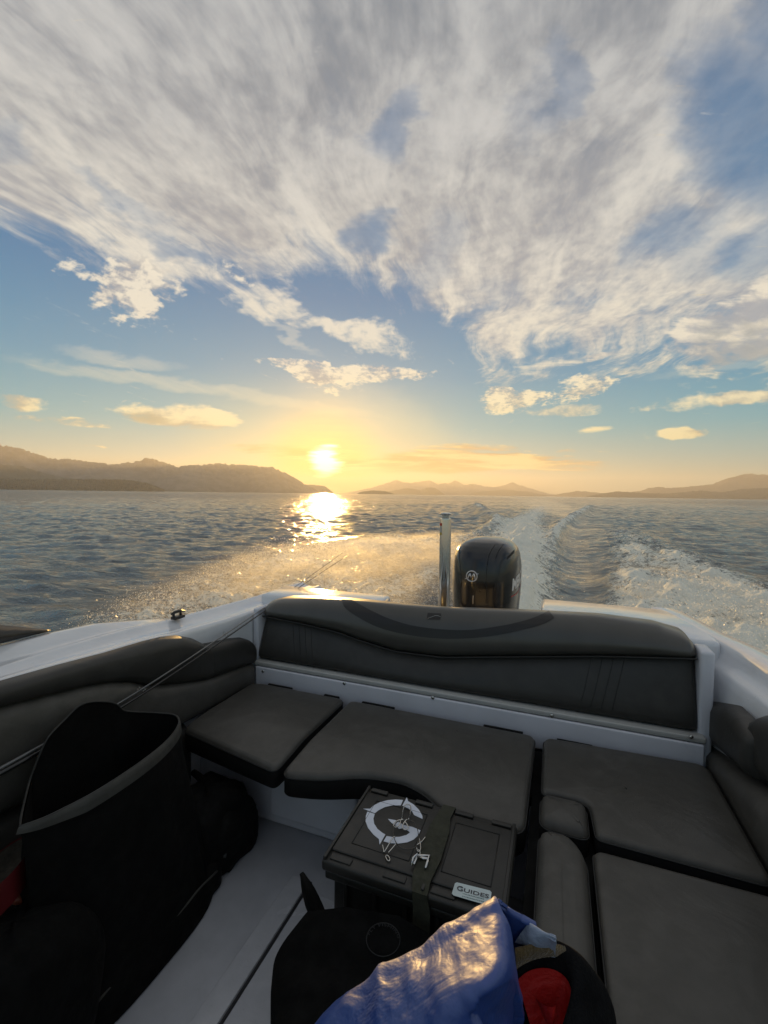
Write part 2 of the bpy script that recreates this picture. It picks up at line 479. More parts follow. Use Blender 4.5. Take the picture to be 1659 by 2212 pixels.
def wake_fields(X, Y):
    """height, foam amount and ripple damping of the boat's own water"""
    Yp = np.maximum(Y, 0)
    cx = -0.45 - 2.3e-4 * Yp ** 2 * np.where(Yp > 0, 1, 0)
    w = X - cx
    n1 = fbm(X * .9, Y * .55, 0, 4); n2 = fbm(X * 2.6, Y * 1.7, 2, 4); n3 = fbm(X * 6.5, Y * 4.8, 4, 3)
    h = np.zeros_like(X); foam = np.zeros_like(X)
    aft = sstep(Y, 2.6, 5.0)
    # white water thrown up behind the motor, drifting to the left side of the track
    wc = np.interp(Y, [0, 8, 14, 20, 27, 45, 90], [-.10, -.15, -.45, -.85, -1.3, -1.0, -.4])
    ww = np.interp(Y, [0, 8, 14, 20, 27, 45, 90], [.38, .60, .95, 1.25, 1.35, 1.4, 2.0])
    wash = gauss(w, wc, ww) * aft * np.interp(Y, [3, 7, 16, 26, 45, 90], [.9, 1.2, 1.3, 1.15, .85, .45])
    wash = wash * (.55 + .9 * n2) * (1 - sstep(Y, 70, 140))
    h += gauss(w, wc, ww) * aft * np.interp(Y, [3, 8, 18, 30, 60], [.02, .22, .30, .20, .0]) * (.4 + 1.2 * n1)
    # hollow beside it and the ridge that closes it
    tr = np.interp(Y, [0, 8, 14, 22, 40], [.75, .85, .95, 1.3, 2.2])
    h -= gauss(w, tr, .55 + .012 * Yp) * aft * np.interp(Y, [3, 8, 22, 45], [.10, .20, .16, .0])
    rr = np.interp(Y, [12, 20, 29, 68, 120], [.38, .52, 1.1, 5.7, 12.0])
    rw = np.interp(Y, [12, 30, 68], [.22, .55, 1.1])
    ridge = gauss(w, rr, rw) * sstep(Y, 11, 18) * (1 - sstep(Y, 70, 100))
    h += ridge * np.interp(Y, [12, 20, 40, 68], [.16, .30, .50, .50]) * (.7 + .6 * n1)
    rl = np.interp(Y, [12, 20, 27, 56, 110], [-2.4, -2.3, -2.5, -7.8, -16.0])
    ridl = gauss(w, rl, rw * 1.3) * sstep(Y, 13, 24) * (1 - sstep(Y, 60, 80))
    h += ridl * np.interp(Y, [14, 27, 56], [.18, .42, .62]) * (.6 + .8 * n1)
    crest = np.clip(gauss(w, rr + .05, rw * .55) * sstep(Y, 14, 20) * (1 - sstep(Y, 60, 78)) * .95
                    + gauss(w, rl, rw * .6) * sstep(Y, 18, 26) * (1 - sstep(Y, 56, 66)) * (.55 + .5 * sstep(Y, 46, 54)), 0, 1) * (n2 * 1.5)
    # thrown side water, right and left
    ri = np.interp(Y, [-1, 3, 8, 12, 17, 26, 34], [1.35, 1.2, 1.15, 1.7, 2.2, 3.1, 4.2])
    ro = np.interp(Y, [-1, 3, 6.6, 10, 14, 26, 34], [1.6, 2.9, 4.1, 4.5, 4.4, 4.7, 5.0])
    fr = sstep(w, ri - .3, ri + .55) * (1 - sstep(w, ro - .9, ro + .35)) * np.interp(Y, [-2, 1, 6, 16, 24, 31], [.3, 1.0, 1.05, .9, .55, .0])
    li = np.interp(Y, [-1, 3, 8, 12, 17, 26], [-1.5, -1.4, -1.4, -1.7, -2.0, -2.6])
    lo = np.interp(Y, [-2, 1, 4, 7, 10, 15, 20, 26], [-2.0, -3.4, -5.2, -6.2, -6.7, -6.6, -5.4, -4.6])
    fl = sstep(-w, -li - .3, -li + .6) * (1 - sstep(-w, -lo - 1.1, -lo + .4)) * np.interp(Y, [-2, 1, 6, 15, 20, 25], [.4, 1.0, 1.05, .85, .5, .0])
    side = (fr + fl * .72) * (.35 + 1.05 * n1)
    h += (fr + fl) * (.05 + .20 * (n1 - .3) + .10 * (n2 - .4))
    h += gauss(w, ro - .2, .5) * np.interp(Y, [2, 8, 20, 34], [.0, .13, .10, 0]) + gauss(w, lo + .3, .6) * np.interp(Y, [2, 8, 20, 28], [.0, .15, .12, 0])
    # long fading track to the horizon; calm water's sky reflection painted as pale foam
    trk = (gauss(w, -.2, 2.0 + .006 * Yp) * .34 + gauss(w, rr * .9 + .6, 1.2) * .16 + gauss(w, -5.0 - .01 * Yp, 1.3) * .14) * sstep(Y, 45, 110) * (1 - sstep(Y, 300, 900))
    foam = np.clip(wash, 0, 1.3) + np.clip(side, 0, 1.2) + crest
    bil = np.abs(2 * fbm(X * 1.9, Y * 1.4, 3, 2) - 1); bil2 = np.abs(2 * fbm(X * 5.2, Y * 4.2, 5, 2) - 1)
    h += np.minimum(foam, 1) * ((bil - .25) * .19 + (bil2 - .25) * .11) * (1 - sstep(Y, 40, 70))
    damp = np.clip(gauss(w, tr, .7 + .02 * Yp) * aft * .8 + trk * 1.8 + gauss(w, 0, 3.2 + .012 * Yp) * sstep(Y, 30, 60) * (1 - sstep(Y, 300, 900)) * .55, 0, .92)
    return h, np.clip(foam, 0, 1.4), np.clip(trk * 1.1, 0, 1), damp


def build_sea():
    # sheet laid out in rings about the boat: fine where one looks astern, coarse ahead
    cam_az = -YAW
    a_f = np.linspace(-math.radians(64), math.radians(64), 1150)
    a_b = np.linspace(math.radians(64), 2 * math.pi - math.radians(64), 70)[1:-1]
    az = np.concatenate([a_f, a_b]) + cam_az
    rad = np.concatenate([np.geomspace(.7, 2.4, 26)[:-1], np.geomspace(2.4, 160, 640)[:-1], np.geomspace(160, 6200, 120)])
    nr, na = len(rad), len(az)
    A, R = np.meshgrid(az, rad)
    X = (np.sin(A) * R); Y = (np.cos(A) * R)
    dr = np.gradient(rad)[:, None] * np.ones((1, na))
    dl = R * (128 / 180 * math.pi / 1150)
    step = np.maximum(dr * .55, dl)
    h = np.zeros_like(X)
    r2 = np.random.default_rng(5)
    wind = math.radians(-8)
    gust = fbm(X * .06, Y * .045, 3, 3)
    for i in range(56):
        lam = 0.38 * (16.0 / .38) ** (i / 55.0)
        th = wind + r2.normal(0, .62)
        kx, ky = math.sin(th) * 2 * math.pi / lam, math.cos(th) * 2 * math.pi / lam
        amp = .0066 * lam ** .62 if lam < 2.0 else .0066 * 2.0 ** .62 * (2.0 / lam) ** .7
        if lam > 1.1: amp *= .78
        fade = np.clip(lam / (step * 3.2) - .6, 0, 1)
        ph = r2.random() * 6.28 + 1.6 * NZ[i % 8](X / lam * .21 + i, Y / lam * .21)  # crests bend and break up
        s = np.sin(kx * X + ky * Y + ph)
        s = 1 - 2 * np.abs(np.sin((kx * X + ky * Y + ph) * .5)) ** 1.25 if i % 2 else s
        h += amp * fade * s * (.55 + .9 * gust)
    wh, foam, track, damp = wake_fields(X, Y)
    near = 1 - sstep(R, 400, 900)
    h = h * (1 - damp * .8) * (1 - .55 * np.clip(foam, 0, 1)) + wh * near
    h *= sstep(R, 1.0, 3.0)
    # keep the water below the hull
    inside = (np.abs(X + .45) < 1.9) & (Y < 3.4)
    h = np.where(inside, np.minimum(h, .02), h)
    Z = SEA + h
    n = nr * na
    co = np.empty((n + 1, 3), np.float32)
    co[:n, 0] = X.ravel(); co[:n, 1] = Y.ravel(); co[:n, 2] = Z.ravel(); co[n] = (0, 0, SEA)
    i = np.arange(nr - 1)[:, None] * na; j = np.arange(na)[None, :]; k = (j + 1) % na
    q = np.stack([i + j, i + na + j, i + na + k, i + k], -1).reshape(-1, 4)[:, ::-1]
    tri = np.stack([np.full(na, n), np.arange(na), (np.arange(na) + 1) % na], -1)[:, ::-1]
    me = bpy.data.meshes.new('sea')
    nq, nt_ = len(q), len(tri)
    me.vertices.add(n + 1); me.vertices.foreach_set('co', co.ravel())
    me.loops.add(nq * 4 + nt_ * 3)
    me.loops.foreach_set('vertex_index', np.concatenate([q.ravel(), tri.ravel()]).astype(np.int32))
    me.polygons.add(nq + nt_)
    me.polygons.foreach_set('loop_start', np.concatenate([np.arange(nq) * 4, nq * 4 + np.arange(nt_) * 3]).astype(np.int32))
    me.update(calc_edges=True)
    me.polygons.foreach_set('use_smooth', np.ones(nq + nt_, bool))
    for nm, arr in (('foam', foam), ('track', track), ('damp', damp)):
        at = me.attributes.new(nm, 'FLOAT', 'POINT')
        at.data.foreach_set('value', np.append(arr.ravel(), 0).astype(np.float32))
    # water
    m, g, out = new_mat('sea_water')
    pos = g.node('ShaderNodeNewGeometry').outputs['Position']
    att = lambda nm: S(g, g.node('ShaderNodeAttribute', attribute_name=nm).outputs['Fac'])
    foam_a, track_a, damp_a = att('foam'), att('track'), att('damp')
    x, y, z = g.sep(pos)
    flat = g.xyz(x, y, 0.0)
    rip = g.noise(g.xyz(x * .75, y * 1.6, 0.0), 4.0, 5, .66, .5)
    rip2 = g.noise(g.xyz(x * .65, y * 1.6, 4.0), .75, 6, .64, .4)
    swell = g.noise(g.xyz(x * .8, y * 1.3, 8.0), .06, 5, .6, .2)
    calm = (1.0 - damp_a * .75)
    nb = g.bump(rip * calm, .8, .085)
    nb = g.bump(rip2 * calm, .9, .40, nb)
    nb = g.bump(swell, .6, 2.6, nb)
    fo = g.noise(flat, 5.5, 5, .66, .5)
    fo2 = g.noise(flat, 21.0, 3, .6, .3)
    fo3 = g.voronoi(flat, 7.0, 'DISTANCE_TO_EDGE')
    fm = g.smooth(foam_a * .90 + (fo - .5) * 2.3 + (fo2 - .5) * 1.1, .38, .84)
    lace = g.smooth(foam_a * .55 + (fo2 - .5) * .9 - fo3 * .9, .18, .5) * .55
    fm = (fm + lace + track_a * g.smooth(rip2 + (rip - .5) * .5, .34, .66) * .6).clamp()  # track share paints the calm wake's sky reflection in foam white
    deep = g.mix(g.smooth(foam_a, .0, .9), (.115, .138, .150, 1), (.12, .145, .15, 1))
    w = g.node('ShaderNodeBsdfPrincipled')
    g.put(w.inputs['Base Color'], deep); w.inputs['IOR'].default_value = 1.333
    g.put(w.inputs['Roughness'], .08); g.put(w.inputs['Normal'], nb)
    f = g.node('ShaderNodeBsdfPrincipled')
    g.put(f.inputs['Base Color'], g.mix(fo2, (.66, .68, .70, 1), (.86, .87, .88, 1))); f.inputs['Roughness'].default_value = .5
    fn = g.bump(fo * .6 + fo2 * .4, .9, .07)
    g.put(f.inputs['Normal'], fn)
    tl = g.node('ShaderNodeBsdfTranslucent'); g.put(tl.inputs['Color'], (.8, .8, .78, 1)); g.put(tl.inputs['Normal'], fn)
    fx = g.node('ShaderNodeMixShader'); fx.inputs[0].default_value = .35
    g.nt.links.new(f.outputs[0], fx.inputs[1]); g.nt.links.new(tl.outputs[0], fx.inputs[2])
    mx = g.node('ShaderNodeMixShader'); g.put(mx.inputs[0], fm)
    g.nt.links.new(w.outputs[0], mx.inputs[1]); g.nt.links.new(fx.outputs[0], mx.inputs[2])
    g.nt.links.new(mx.outputs[0], out.inputs['Surface'])
    me.materials.append(m)
    o = bpy.data.objects.new('sea', me); COL.objects.link(o)
    return tag(o, kind='structure')


build_sea()

# ------------------------------------------------------------------ spray in the air beside the hull
def build_spray():
    N = 80000
    r = np.random.default_rng(21)
    P = []
    # left sheet: leaves the chine about amidships and falls outward and aft
    n = 190000
    y = 0.6 + 13.5 * r.random(n) ** .85
    lo = np.interp(y, [0, 1, 4, 7, 10, 15], [-2.7, -3.5, -5.2, -6.3, -6.9, -6.9]); li = np.interp(y, [0, 2.5, 3, 8, 15], [-2.1, -2.0, -1.6, -1.6, -2.2])
    t = r.random(n)
    x = li + (lo - li) * np.clip(t ** .9 + r.normal(0, .05, n), -.1, 1.15)
    clump = fbm(x * 1.1, y * .8, 1, 4)
    top = (.12 + .66 * np.sin(np.clip(t, 0, 1) * math.pi * .9 + .25)) * np.interp(y, [0, 2, 5, 9, 14], [.25, .55, 1.0, .85, .3]) * (.35 + 1.4 * clump)
    zz = top * r.random(n) ** 1.7
    P.append(np.stack([x, y, SEA + .02 + zz], 1))
    # right sheet
    n = 50000
    y = 1.0 + 11.0 * r.random(n) ** .9
    li = np.interp(y, [0, 2.9, 3, 8, 15], [1.2, 1.0, .7, .8, 1.9]); lo = np.interp(y, [0, 3, 6, 10, 14], [1.9, 2.9, 3.9, 4.3, 4.2])
    t = r.random(n); x = li + (lo - li) * t
    clump = fbm(x * 1.3, y * .9, 2, 4)
    top = (.06 + .30 * np.sin(np.clip(t, 0, 1) * math.pi)) * np.interp(y, [0, 3, 7, 12], [.4, .9, 1.0, .3]) * (.3 + 1.4 * clump)
    P.append(np.stack([x, y, SEA + .02 + top * r.random(n) ** 1.5], 1))
    # tops torn off the wash and the crest
    n = 8000
    y = 5.5 + 20 * r.random(n)
    cx = -0.45 - 2.3e-4 * y ** 2
    wc = np.interp(y, [0, 8, 14, 20, 27], [-.10, -.15, -.45, -.85, -1.3]); ww = np.interp(y, [0, 8, 14, 20, 27], [.38, .60, .95, 1.25, 1.35])
    x = cx + wc + ww * r.normal(0, .6, n)
    P.append(np.stack([x, y, SEA + .10 + .32 * r.random(n) ** 2 * (.4 + fbm(x * 2, y * 1.5, 3))], 1))
    P = np.concatenate(P)
    n = len(P)
    dist = np.hypot(P[:, 0], P[:, 1])
    s = (.0016 + .0036 * r.random(n) ** 3 + .006 * (r.random(n) > .99)) * (.55 + dist * .13)
    # each drop: two small crossed leaves turned at random, so that light passes between them
    a = r.normal(0, 1, (n, 3)); a /= np.linalg.norm(a, axis=1)[:, None]
    b = r.normal(0, 1, (n, 3)); b -= a * (a * b).sum(1)[:, None]; b /= np.linalg.norm(b, axis=1)[:, None]
    c = np.cross(a, b); k = s[:, None]
    V = np.stack([P + a * k * 1.2, P + b * k, P - a * k * 1.1, P - b * k, P + a * k, P + c * k, P - a * k, P - c * k * .9], 1).reshape(-1, 3).astype(np.float32)
    fc = np.array([[0, 1, 2], [0, 2, 3], [4, 5, 6], [4, 6, 7]])
    F = (fc[None] + 8 * np.arange(n)[:, None, None]).reshape(-1, 3)
    me = bpy.data.meshes.new('spray')
    me.vertices.add(len(V)); me.vertices.foreach_set('co', V.ravel())
    me.loops.add(F.size); me.loops.foreach_set('vertex_index', F.ravel().astype(np.int32))
    me.polygons.add(len(F)); me.polygons.foreach_set('loop_start', (np.arange(len(F)) * 3).astype(np.int32))
    me.update(calc_edges=True)
    m, g, out = new_mat('spray_drops')
    d = g.node('ShaderNodeBsdfGlossy'); g.put(d.inputs['Color'], (.95, .95, .95, 1)); d.inputs['Roughness'].default_value = .38
    t = g.node('ShaderNodeBsdfTranslucent'); g.put(t.inputs['Color'], (.95, .95, .93, 1))
    mx = g.node('ShaderNodeMixShader'); mx.inputs[0].default_value = .62
    g.nt.links.new(d.outputs[0], mx.inputs[1]); g.nt.links.new(t.outputs[0], mx.inputs[2])
    tr = g.node('ShaderNodeBsdfTransparent'); m2 = g.node('ShaderNodeMixShader'); m2.inputs[0].default_value = .72
    g.nt.links.new(tr.outputs[0], m2.inputs[1]); g.nt.links.new(mx.outputs[0], m2.inputs[2])
    g.nt.links.new(m2.outputs[0], out.inputs['Surface'])
    me.materials.append(m)
    o = bpy.data.objects.new('spray', me); COL.objects.link(o)
    return tag(o, 'fine white spray droplets thrown up beside the speeding hull', 'spray', kind='stuff')


build_spray()


def mist(name, ys, li, lo, top, dens):
    """finest spray, too small to see as drops: air full of it, thick low over the foam and torn at the edges"""
    y0, y1 = ys[0], ys[-1]
    m, g, out = new_mat('spray_mist')
    x, y, z = g.sep(g.node('ShaderNodeNewGeometry').outputs['Position'])
    yn = (y - y0) / (y1 - y0)
    def curve(vals):
        lo_, hi_ = min(vals), max(vals) + 1e-6
        return g.ramp(yn, [((a - y0) / (y1 - y0), ((v - lo_) / (hi_ - lo_),) * 3) for a, v in zip(ys, vals)]) * (hi_ - lo_) + lo_
    vol = g.node('ShaderNodeVolumePrincipled')
    vol.inputs['Color'].default_value = (1, 1, 1, 1); vol.inputs['Anisotropy'].default_value = .78
    n1 = g.noise(g.xyz(x, y * .7, z * 1.6), .9, 4, .62, .6)
    n2 = g.noise(g.xyz(x, y * .8, z * 1.5), 3.2, 3, .6, .3)
    a = curve(li); b = curve(lo); h = curve(top)
    t = (x - a) / (b - a)
    side = g.smooth(t + (n1 - .5) * .5, -.12, .30) * g.smooth(t + (n1 - .5) * .7 + (n2 - .5) * .3, .55, 1.10, 1.0, 0.0)
    zz = (z - (SEA + .02)).max(0.0) / (h * (n1 * 2.0 + .05) * (n2 * .8 + .6) + .01)
    lid_ = g.smooth((z - SEA) / (h * 1.6), .5, .96, 1.0, 0.0)
    d = g.math('EXPONENT', zz * -2.2) * lid_ * side * g.smooth(n1 * .6 + n2 * .4, .30, .66) * g.smooth(yn, .0, .15) * g.smooth(yn, .62, 1.0, 1.0, 0.0)
    g.put(vol.inputs['Density'], (d * dens).max(0.0))
    g.nt.links.new(vol.outputs[0], out.inputs['Volume'])
    m.cycles.volume_step_rate = .22
    rings = []
    for q in np.linspace(y0, y1, 24):
        a_, b_, h_ = interp(q, ys, li), interp(q, ys, lo), interp(q, ys, top) * 1.6 + .01
        w_ = b_ - a_
        rings.append([(a_ - .14 * w_, q, SEA - .15), (a_ - .14 * w_, q, SEA + h_ * .6), (a_ - .02 * w_, q, SEA + h_), (a_ + w_ * 1.0, q, SEA + h_), (a_ + w_ * 1.16, q, SEA + h_ * .55), (a_ + w_ * 1.16, q, SEA - .15)])
    o = MB().loft(rings).build(name, m, None, smooth=False)
    return tag(o, 'soft golden mist of spray hanging over the foam %s of the hull' % ('left' if li[0] < 0 else 'right'), 'mist', kind='stuff')


mist('spray_mist', [.6, 2, 4, 7, 10, 14, 22], [-2.05, -2.05, -1.9, -1.5, -1.5, -1.8, -2.6], [-2.6, -3.6, -5.4, -6.6, -7.2, -7.2, -5.0], [.06, .20, .36, .42, .36, .26, .10], 1.3)
mist('spray_mist', [1.0, 2.2, 4, 7, 10, 19], [1.15, 1.05, .9, .7, 1.0, 2.4], [1.6, 2.5, 3.4, 4.3, 4.6, 3.8], [.05, .14, .22, .26, .22, .08], .85)

# ------------------------------------------------------------------ hills round the strait
def hill_mat(name, a, b):
    m, g, out = new_mat(name)
    pos = g.node('ShaderNodeNewGeometry').outputs['Position']
    n = g.noise(pos, .02, 6, .65)
    principled(g, out, Base_Color=g.mix(g.smooth(n, .35, .65), (*a, 1), (*b, 1)), Roughness=.95)
    return m


M_FOREST = hill_mat('forest_slope', (.030, .042, .026), (.075, .085, .055))
M_ROCK = hill_mat('mountain_slope', (.075, .085, .075), (.17, .17, .155))


def hills(name, pts, dist, width, mat, rough=.0, trees=0.0, seed=0):
    """ridge whose skyline is surveyed as bearing and height, with slopes falling to the water on both sides"""
    r = np.random.default_rng(seed)
    P = [sight(*p) for p in pts]
    az = np.array([math.atan2(q.x, q.y) for q in P]); el = np.array([q.z / math.hypot(q.x, q.y) for q in P])
    nA_, nB_ = max(60, int((az[-1] - az[0]) / math.radians(.05))), 27
    aa = np.linspace(az[0], az[-1], nA_); ee = np.maximum(np.interp(aa, az, el), 0)
    V = []; F = []
    tt = np.linspace(-1, 1, nB_)
    AA, TT = np.meshgrid(aa, tt, indexing='ij')
    rg_ = rough * 2.2 * (.62 - np.abs(2 * fbm(AA * 95 + TT * 3.1, TT * 4.0 + seed + AA * 30, seed % 5, 5, .62) - 1) * 1.6) * np.minimum(1, ee / .010)[:, None]
    lump_ = .38 * (fbm(AA * 60 + TT * 2.0, TT * 4 + AA * 25, (seed + 2) % 5, 4) - .55)
    for i in range(nA_):
        for j in range(nB_):
            t = j / (nB_ - 1) * 2 - 1                       # -1 front shore, 0 crest, 1 far shore
            d = dist + width * t * (1 + .25 * math.sin(aa[i] * 40 + seed))
            prof = (1 - abs(t)) ** (.85 if t < 0 else .6)
            H = max(0, ee[i] + rg_[i, j]) * dist + (EYE - SEA)
            z = H * prof
            z *= 1 + lump_[i, j] * (1 - (1 - abs(t)) ** 4)
            z -= 1.5 * (abs(t) >= .999)
            if trees and abs(t) < .97: z += trees * r.random() ** 2 * min(1, H / 6)
            V.append((math.sin(aa[i]) * d, math.cos(aa[i]) * d, SEA + z))
    for i in range(nA_ - 1):
        for j in range(nB_ - 1):
            F.append((i * nB_ + j, (i + 1) * nB_ + j, (i + 1) * nB_ + j + 1, i * nB_ + j + 1))
    o = mesh_obj(name, V, F, mat, smooth=trees == 0)
    return tag(o, kind='structure')


hills('mountains', [(-420, 1010), (-260, 960), (-120, 975), (0, 962), (50, 973), (100, 990), (130, 992), (200, 1000), (240, 1005), (290, 999), (320, 990), (350, 1000), (385, 1010), (400, 1008), (440, 1005), (475, 1002), (500, 1005), (550, 1008), (590, 1011), (620, 1025), (650, 1042), (690, 1063)], 2700, 380, M_ROCK, .0022, seed=1)
hills('hills', [(-420, 1015), (-150, 1000), (0, 1003), (50, 1008), (100, 1024), (150, 1034), (230, 1050), (330, 1057), (480, 1062)], 2150, 250, M_FOREST, .001, seed=2)
hills('hills', [(-420, 1020), (-200, 1036), (0, 1033), (60, 1037), (100, 1036), (190, 1036), (280, 1038), (320, 1045), (356, 1059)], 1500, 140, M_FOREST, .0006, trees=3.5, seed=3)
hills('island', [(538, 1063.5), (560, 1056), (600, 1053), (645, 1047), (680, 1048), (702, 1051), (722, 1066)], 3600, 180, M_FOREST, .0005, trees=4, seed=5)
hills('island', [(772, 1066), (785, 1062), (805, 1060), (835, 1062), (848, 1066), (852, 1067.5)], 2400, 110, M_FOREST, .0004, trees=3, seed=6)
hills('mountains', [(740, 1066), (800, 1055), (826, 1047), (840, 1043), (856, 1037), (870, 1042), (890, 1043), (904, 1042), (928, 1038), (936, 1042), (945, 1047), (960, 1044), (969, 1046), (983, 1037), (992, 1042), (1004, 1048), (1020, 1045), (1048, 1051), (1070, 1053), (1083, 1050), (1094, 1047), (1106, 1042), (1118, 1047), (1131, 1051), (1159, 1060), (1182, 1066), (1230, 1073)], 5750, 400, M_ROCK, .0010, seed=7)
hills('hills', [(800, 1068), (830, 1064), (860, 1058), (882, 1055), (900, 1058), (908, 1060), (925, 1053), (940, 1055), (962, 1069)], 3900, 250, M_FOREST, .0008, seed=8)
hills('hills', [(990, 1070), (1040, 1062), (1090, 1058), (1140, 1062), (1190, 1072)], 4900, 250, M_FOREST, .0006, seed=9)
hills('mountains', [(1180, 1072), (1215, 1066), (1245, 1061.5), (1265, 1062), (1300, 1066), (1345, 1065), (1385, 1061), (1400, 1055), (1420, 1052), (1450, 1055), (1530, 1048), (1550, 1042), (1570, 1035), (1595, 1027), (1625, 1024), (1659, 1027), (1720, 1030), (1900, 1050), (2200, 1045), (2500, 1060)], 4700, 500, M_FOREST, .0010, seed=10)
hills('hills', [(1265, 1073), (1300, 1067), (1335, 1062), (1390, 1066), (1440, 1067), (1510, 1061), (1560, 1064), (1600, 1058), (1640, 1055), (1700, 1057), (1900, 1066), (2200, 1062), (2500, 1074)], 3300, 250, M_FOREST, .0006, trees=4, seed=11)

# ------------------------------------------------------------------ evening haze over the strait
hz_b = MB().box((-6300, -6300, SEA - 2.0), (6300, 6300, 238.0))
m, g, out = new_mat('evening_haze')
vol = g.node('ShaderNodeVolumePrincipled')
vol.inputs['Color'].default_value = (.95, .93, .92, 1)
vol.inputs['Density'].default_value = 2.2e-4
vol.inputs['Anisotropy'].default_value = .40
g.nt.links.new(vol.outputs[0], out.inputs['Volume'])
try: m.volume_intersection_method = 'FAST'
except Exception: pass
m.cycles.homogeneous_volume = True
tag(hz_b.build('haze', m, smooth=False), kind='stuff')

# ================================================================== the boat


def wet(name, col, rough, drops, stain, coat=0.0, fold=0.0, grain=0.0, gscale=500, spec=.5, tone=.08):
    """surface that has been at sea: beads of water, dried salt bloom, faint creases"""
    m, g, out = new_mat(name)
    co = g.node('ShaderNodeTexCoord').outputs['Object']
    n1 = g.noise(co, 3.2, 5, .62, .6); n2 = g.noise(co, 17.0, 4, .6, .3)
    vor = g.voronoi(co, 85.0); pick = g.smooth(g.noise(co, 6.0, 3, .6), .50, .62)
    bead = g.smooth(vor, .10, .34, 1.0, 0.0) * pick
    salt = (g.smooth(n1 + (n2 - .5) * .5, .50, .72) * stain).clamp()
    a = tuple(k * (1 - tone) for k in col) + (1,); b = tuple(min(1, k * (1 + tone)) for k in col) + (1,)
    base = g.mix(g.smooth(n2, .3, .7), a, b)
    p = principled(g, out, Base_Color=g.mix(salt, base, (min(.7, col[0] * 1.5 + .02), min(.7, col[1] * 1.5 + .02), min(.7, col[2] * 1.5 + .02), 1)))
    g.put(p.inputs['Roughness'], (g.smooth(n1, .3, .7, rough * .8, rough * 1.2) - bead * drops * rough * .7).max(.04))
    p.inputs['Coat Weight'].default_value = coat; p.inputs['Coat Roughness'].default_value = .06
    p.inputs['Specular IOR Level'].default_value = spec
    nb = g.bump(bead, .5 * drops, .002)
    if fold: nb = g.bump(g.noise(co, 4.5, 3, .55, 1.6), fold, .02, nb)
    if grain: nb = g.bump(g.noise(co, gscale, 2, .6), grain, .0012, nb)
    g.put(p.inputs['Normal'], nb)
    return m


M_GEL = wet('white_gelcoat', (.70, .71, .73), .17, .7, .12, coat=.6, fold=.02, tone=.02)
M_LINER = simple('white_liner', (.60, .61, .66), rough=.32, var=.05, vscale=4, bump=.06, bscale=180, bdist=.001)
M_SOLE = simple('nonskid_sole', (.38, .39, .42), rough=.42, var=.10, vscale=5, bump=.35, bscale=420, bdist=.0015)
M_SOLE2 = wet('smooth_sole', (.44, .45, .48), .26, .6, .25, grain=.2, gscale=300, tone=.05)
M_GROOVE = simple('groove_seal', (.03, .03, .035), rough=.6)
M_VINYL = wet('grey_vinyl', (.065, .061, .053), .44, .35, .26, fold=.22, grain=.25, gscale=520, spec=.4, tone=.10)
M_VINYL_SHADE = wet('shaded_vinyl', (.034, .0325, .029), .46, .3, .22, fold=.06, grain=.25, gscale=520, spec=.4, tone=.10)  # grey vinyl darkened in colour for the shade on upright pads
M_HEAD = simple('headroll_vinyl', (.060, .057, .050), rough=.33, var=.10, vscale=5, bump=.18, bscale=520, bdist=.0010, spec=.6)
M_BOXING = simple('black_boxing', (.006, .006, .006), rough=.7, var=.1, bump=.2, bscale=400, spec=.15)
M_STRIPE = simple('brown_black_vinyl', (.011, .009, .008), rough=.42, var=.12, bump=.2, bscale=500)
M_PIPING = simple('piping', (.02, .02, .019), rough=.6)
M_STEEL = simple('polished_steel', (.62, .61, .59), rough=.10, metal=1.0, var=.04)
M_BLACKPL = simple('black_plastic', (.012, .012, .012), rough=.35, var=.1)
M_RUBBER = simple('black_rubber', (.010, .010, .010), rough=.75, var=.15, bump=.3, bscale=200)

boat = empty('motorboat', (-0.45, 1.0, 0.0))
tag(boat, 'white motorboat stern with dark grey upholstered seats round a white cockpit', 'motorboat')


def sect(ys, pts_fn, ny):
    return [pts_fn(y) for y in np.linspace(ys[0], ys[1], ny)]


# ---- hull sides and gunwales
hull = MB()
LZO = ([-2.2, .5, 1.0, 1.15, 1.3, 1.57, 1.72, 1.86, 2.4, 2.8], [.92, .90, .884, .880, .871, .822, .790, .776, .755, .75])
LXO = ([-2.2, .5, 1.86, 2.4, 2.62, 2.75], [-1.84, -1.81, -1.79, -1.75, -1.66, -1.56])
LZA = ([-2.2, .9, 1.08, 1.24, 1.42, 1.54, 2.19, 2.8], [.862, .848, .849, .846, .840, .826, .798, .79])
LZB = ([-2.2, .5, .82, .98, 1.14, 1.33, 1.45, 1.8, 2.1, 2.8], [.872, .866, .860, .850, .838, .829, .812, .79, .78, .78])
RXO = ([-2.2, .5, 1.2, 1.8, 2.13, 2.33, 2.55, 2.67, 2.74], [.95, .92, .885, .83, .778, .709, .665, .635, .60])


def left_ring(y):
    xo, zo, za, zb = interp(y, *LXO), interp(y, *LZO), interp(y, *LZA), interp(y, *LZB)
    za = min(za, zo + .05)
    p = [(xo + .34, -.34), (xo + .10, -.12), (xo + .015, .30), (xo - .004, zo - .14), (xo, zo - .035), (xo + .008, zo - .012), (xo + .025, zo - .002),
         (xo + .06, zo - .002), (-1.705, za * .6 + zo * .4 - .010), (-1.675, za - .003), (-1.66, za + .002), (-1.645, za - .004), (-1.62, za - .018), (-1.58, (za + zb) / 2 - .016),
         (-1.545, zb - .006), (-1.525, zb), (-1.51, zb - .003), (-1.502, zb - .014), (-1.50, zb - .06), (-1.50, .30), (-1.50, -.03)]
    return [(a, y, b) for a, b in p]


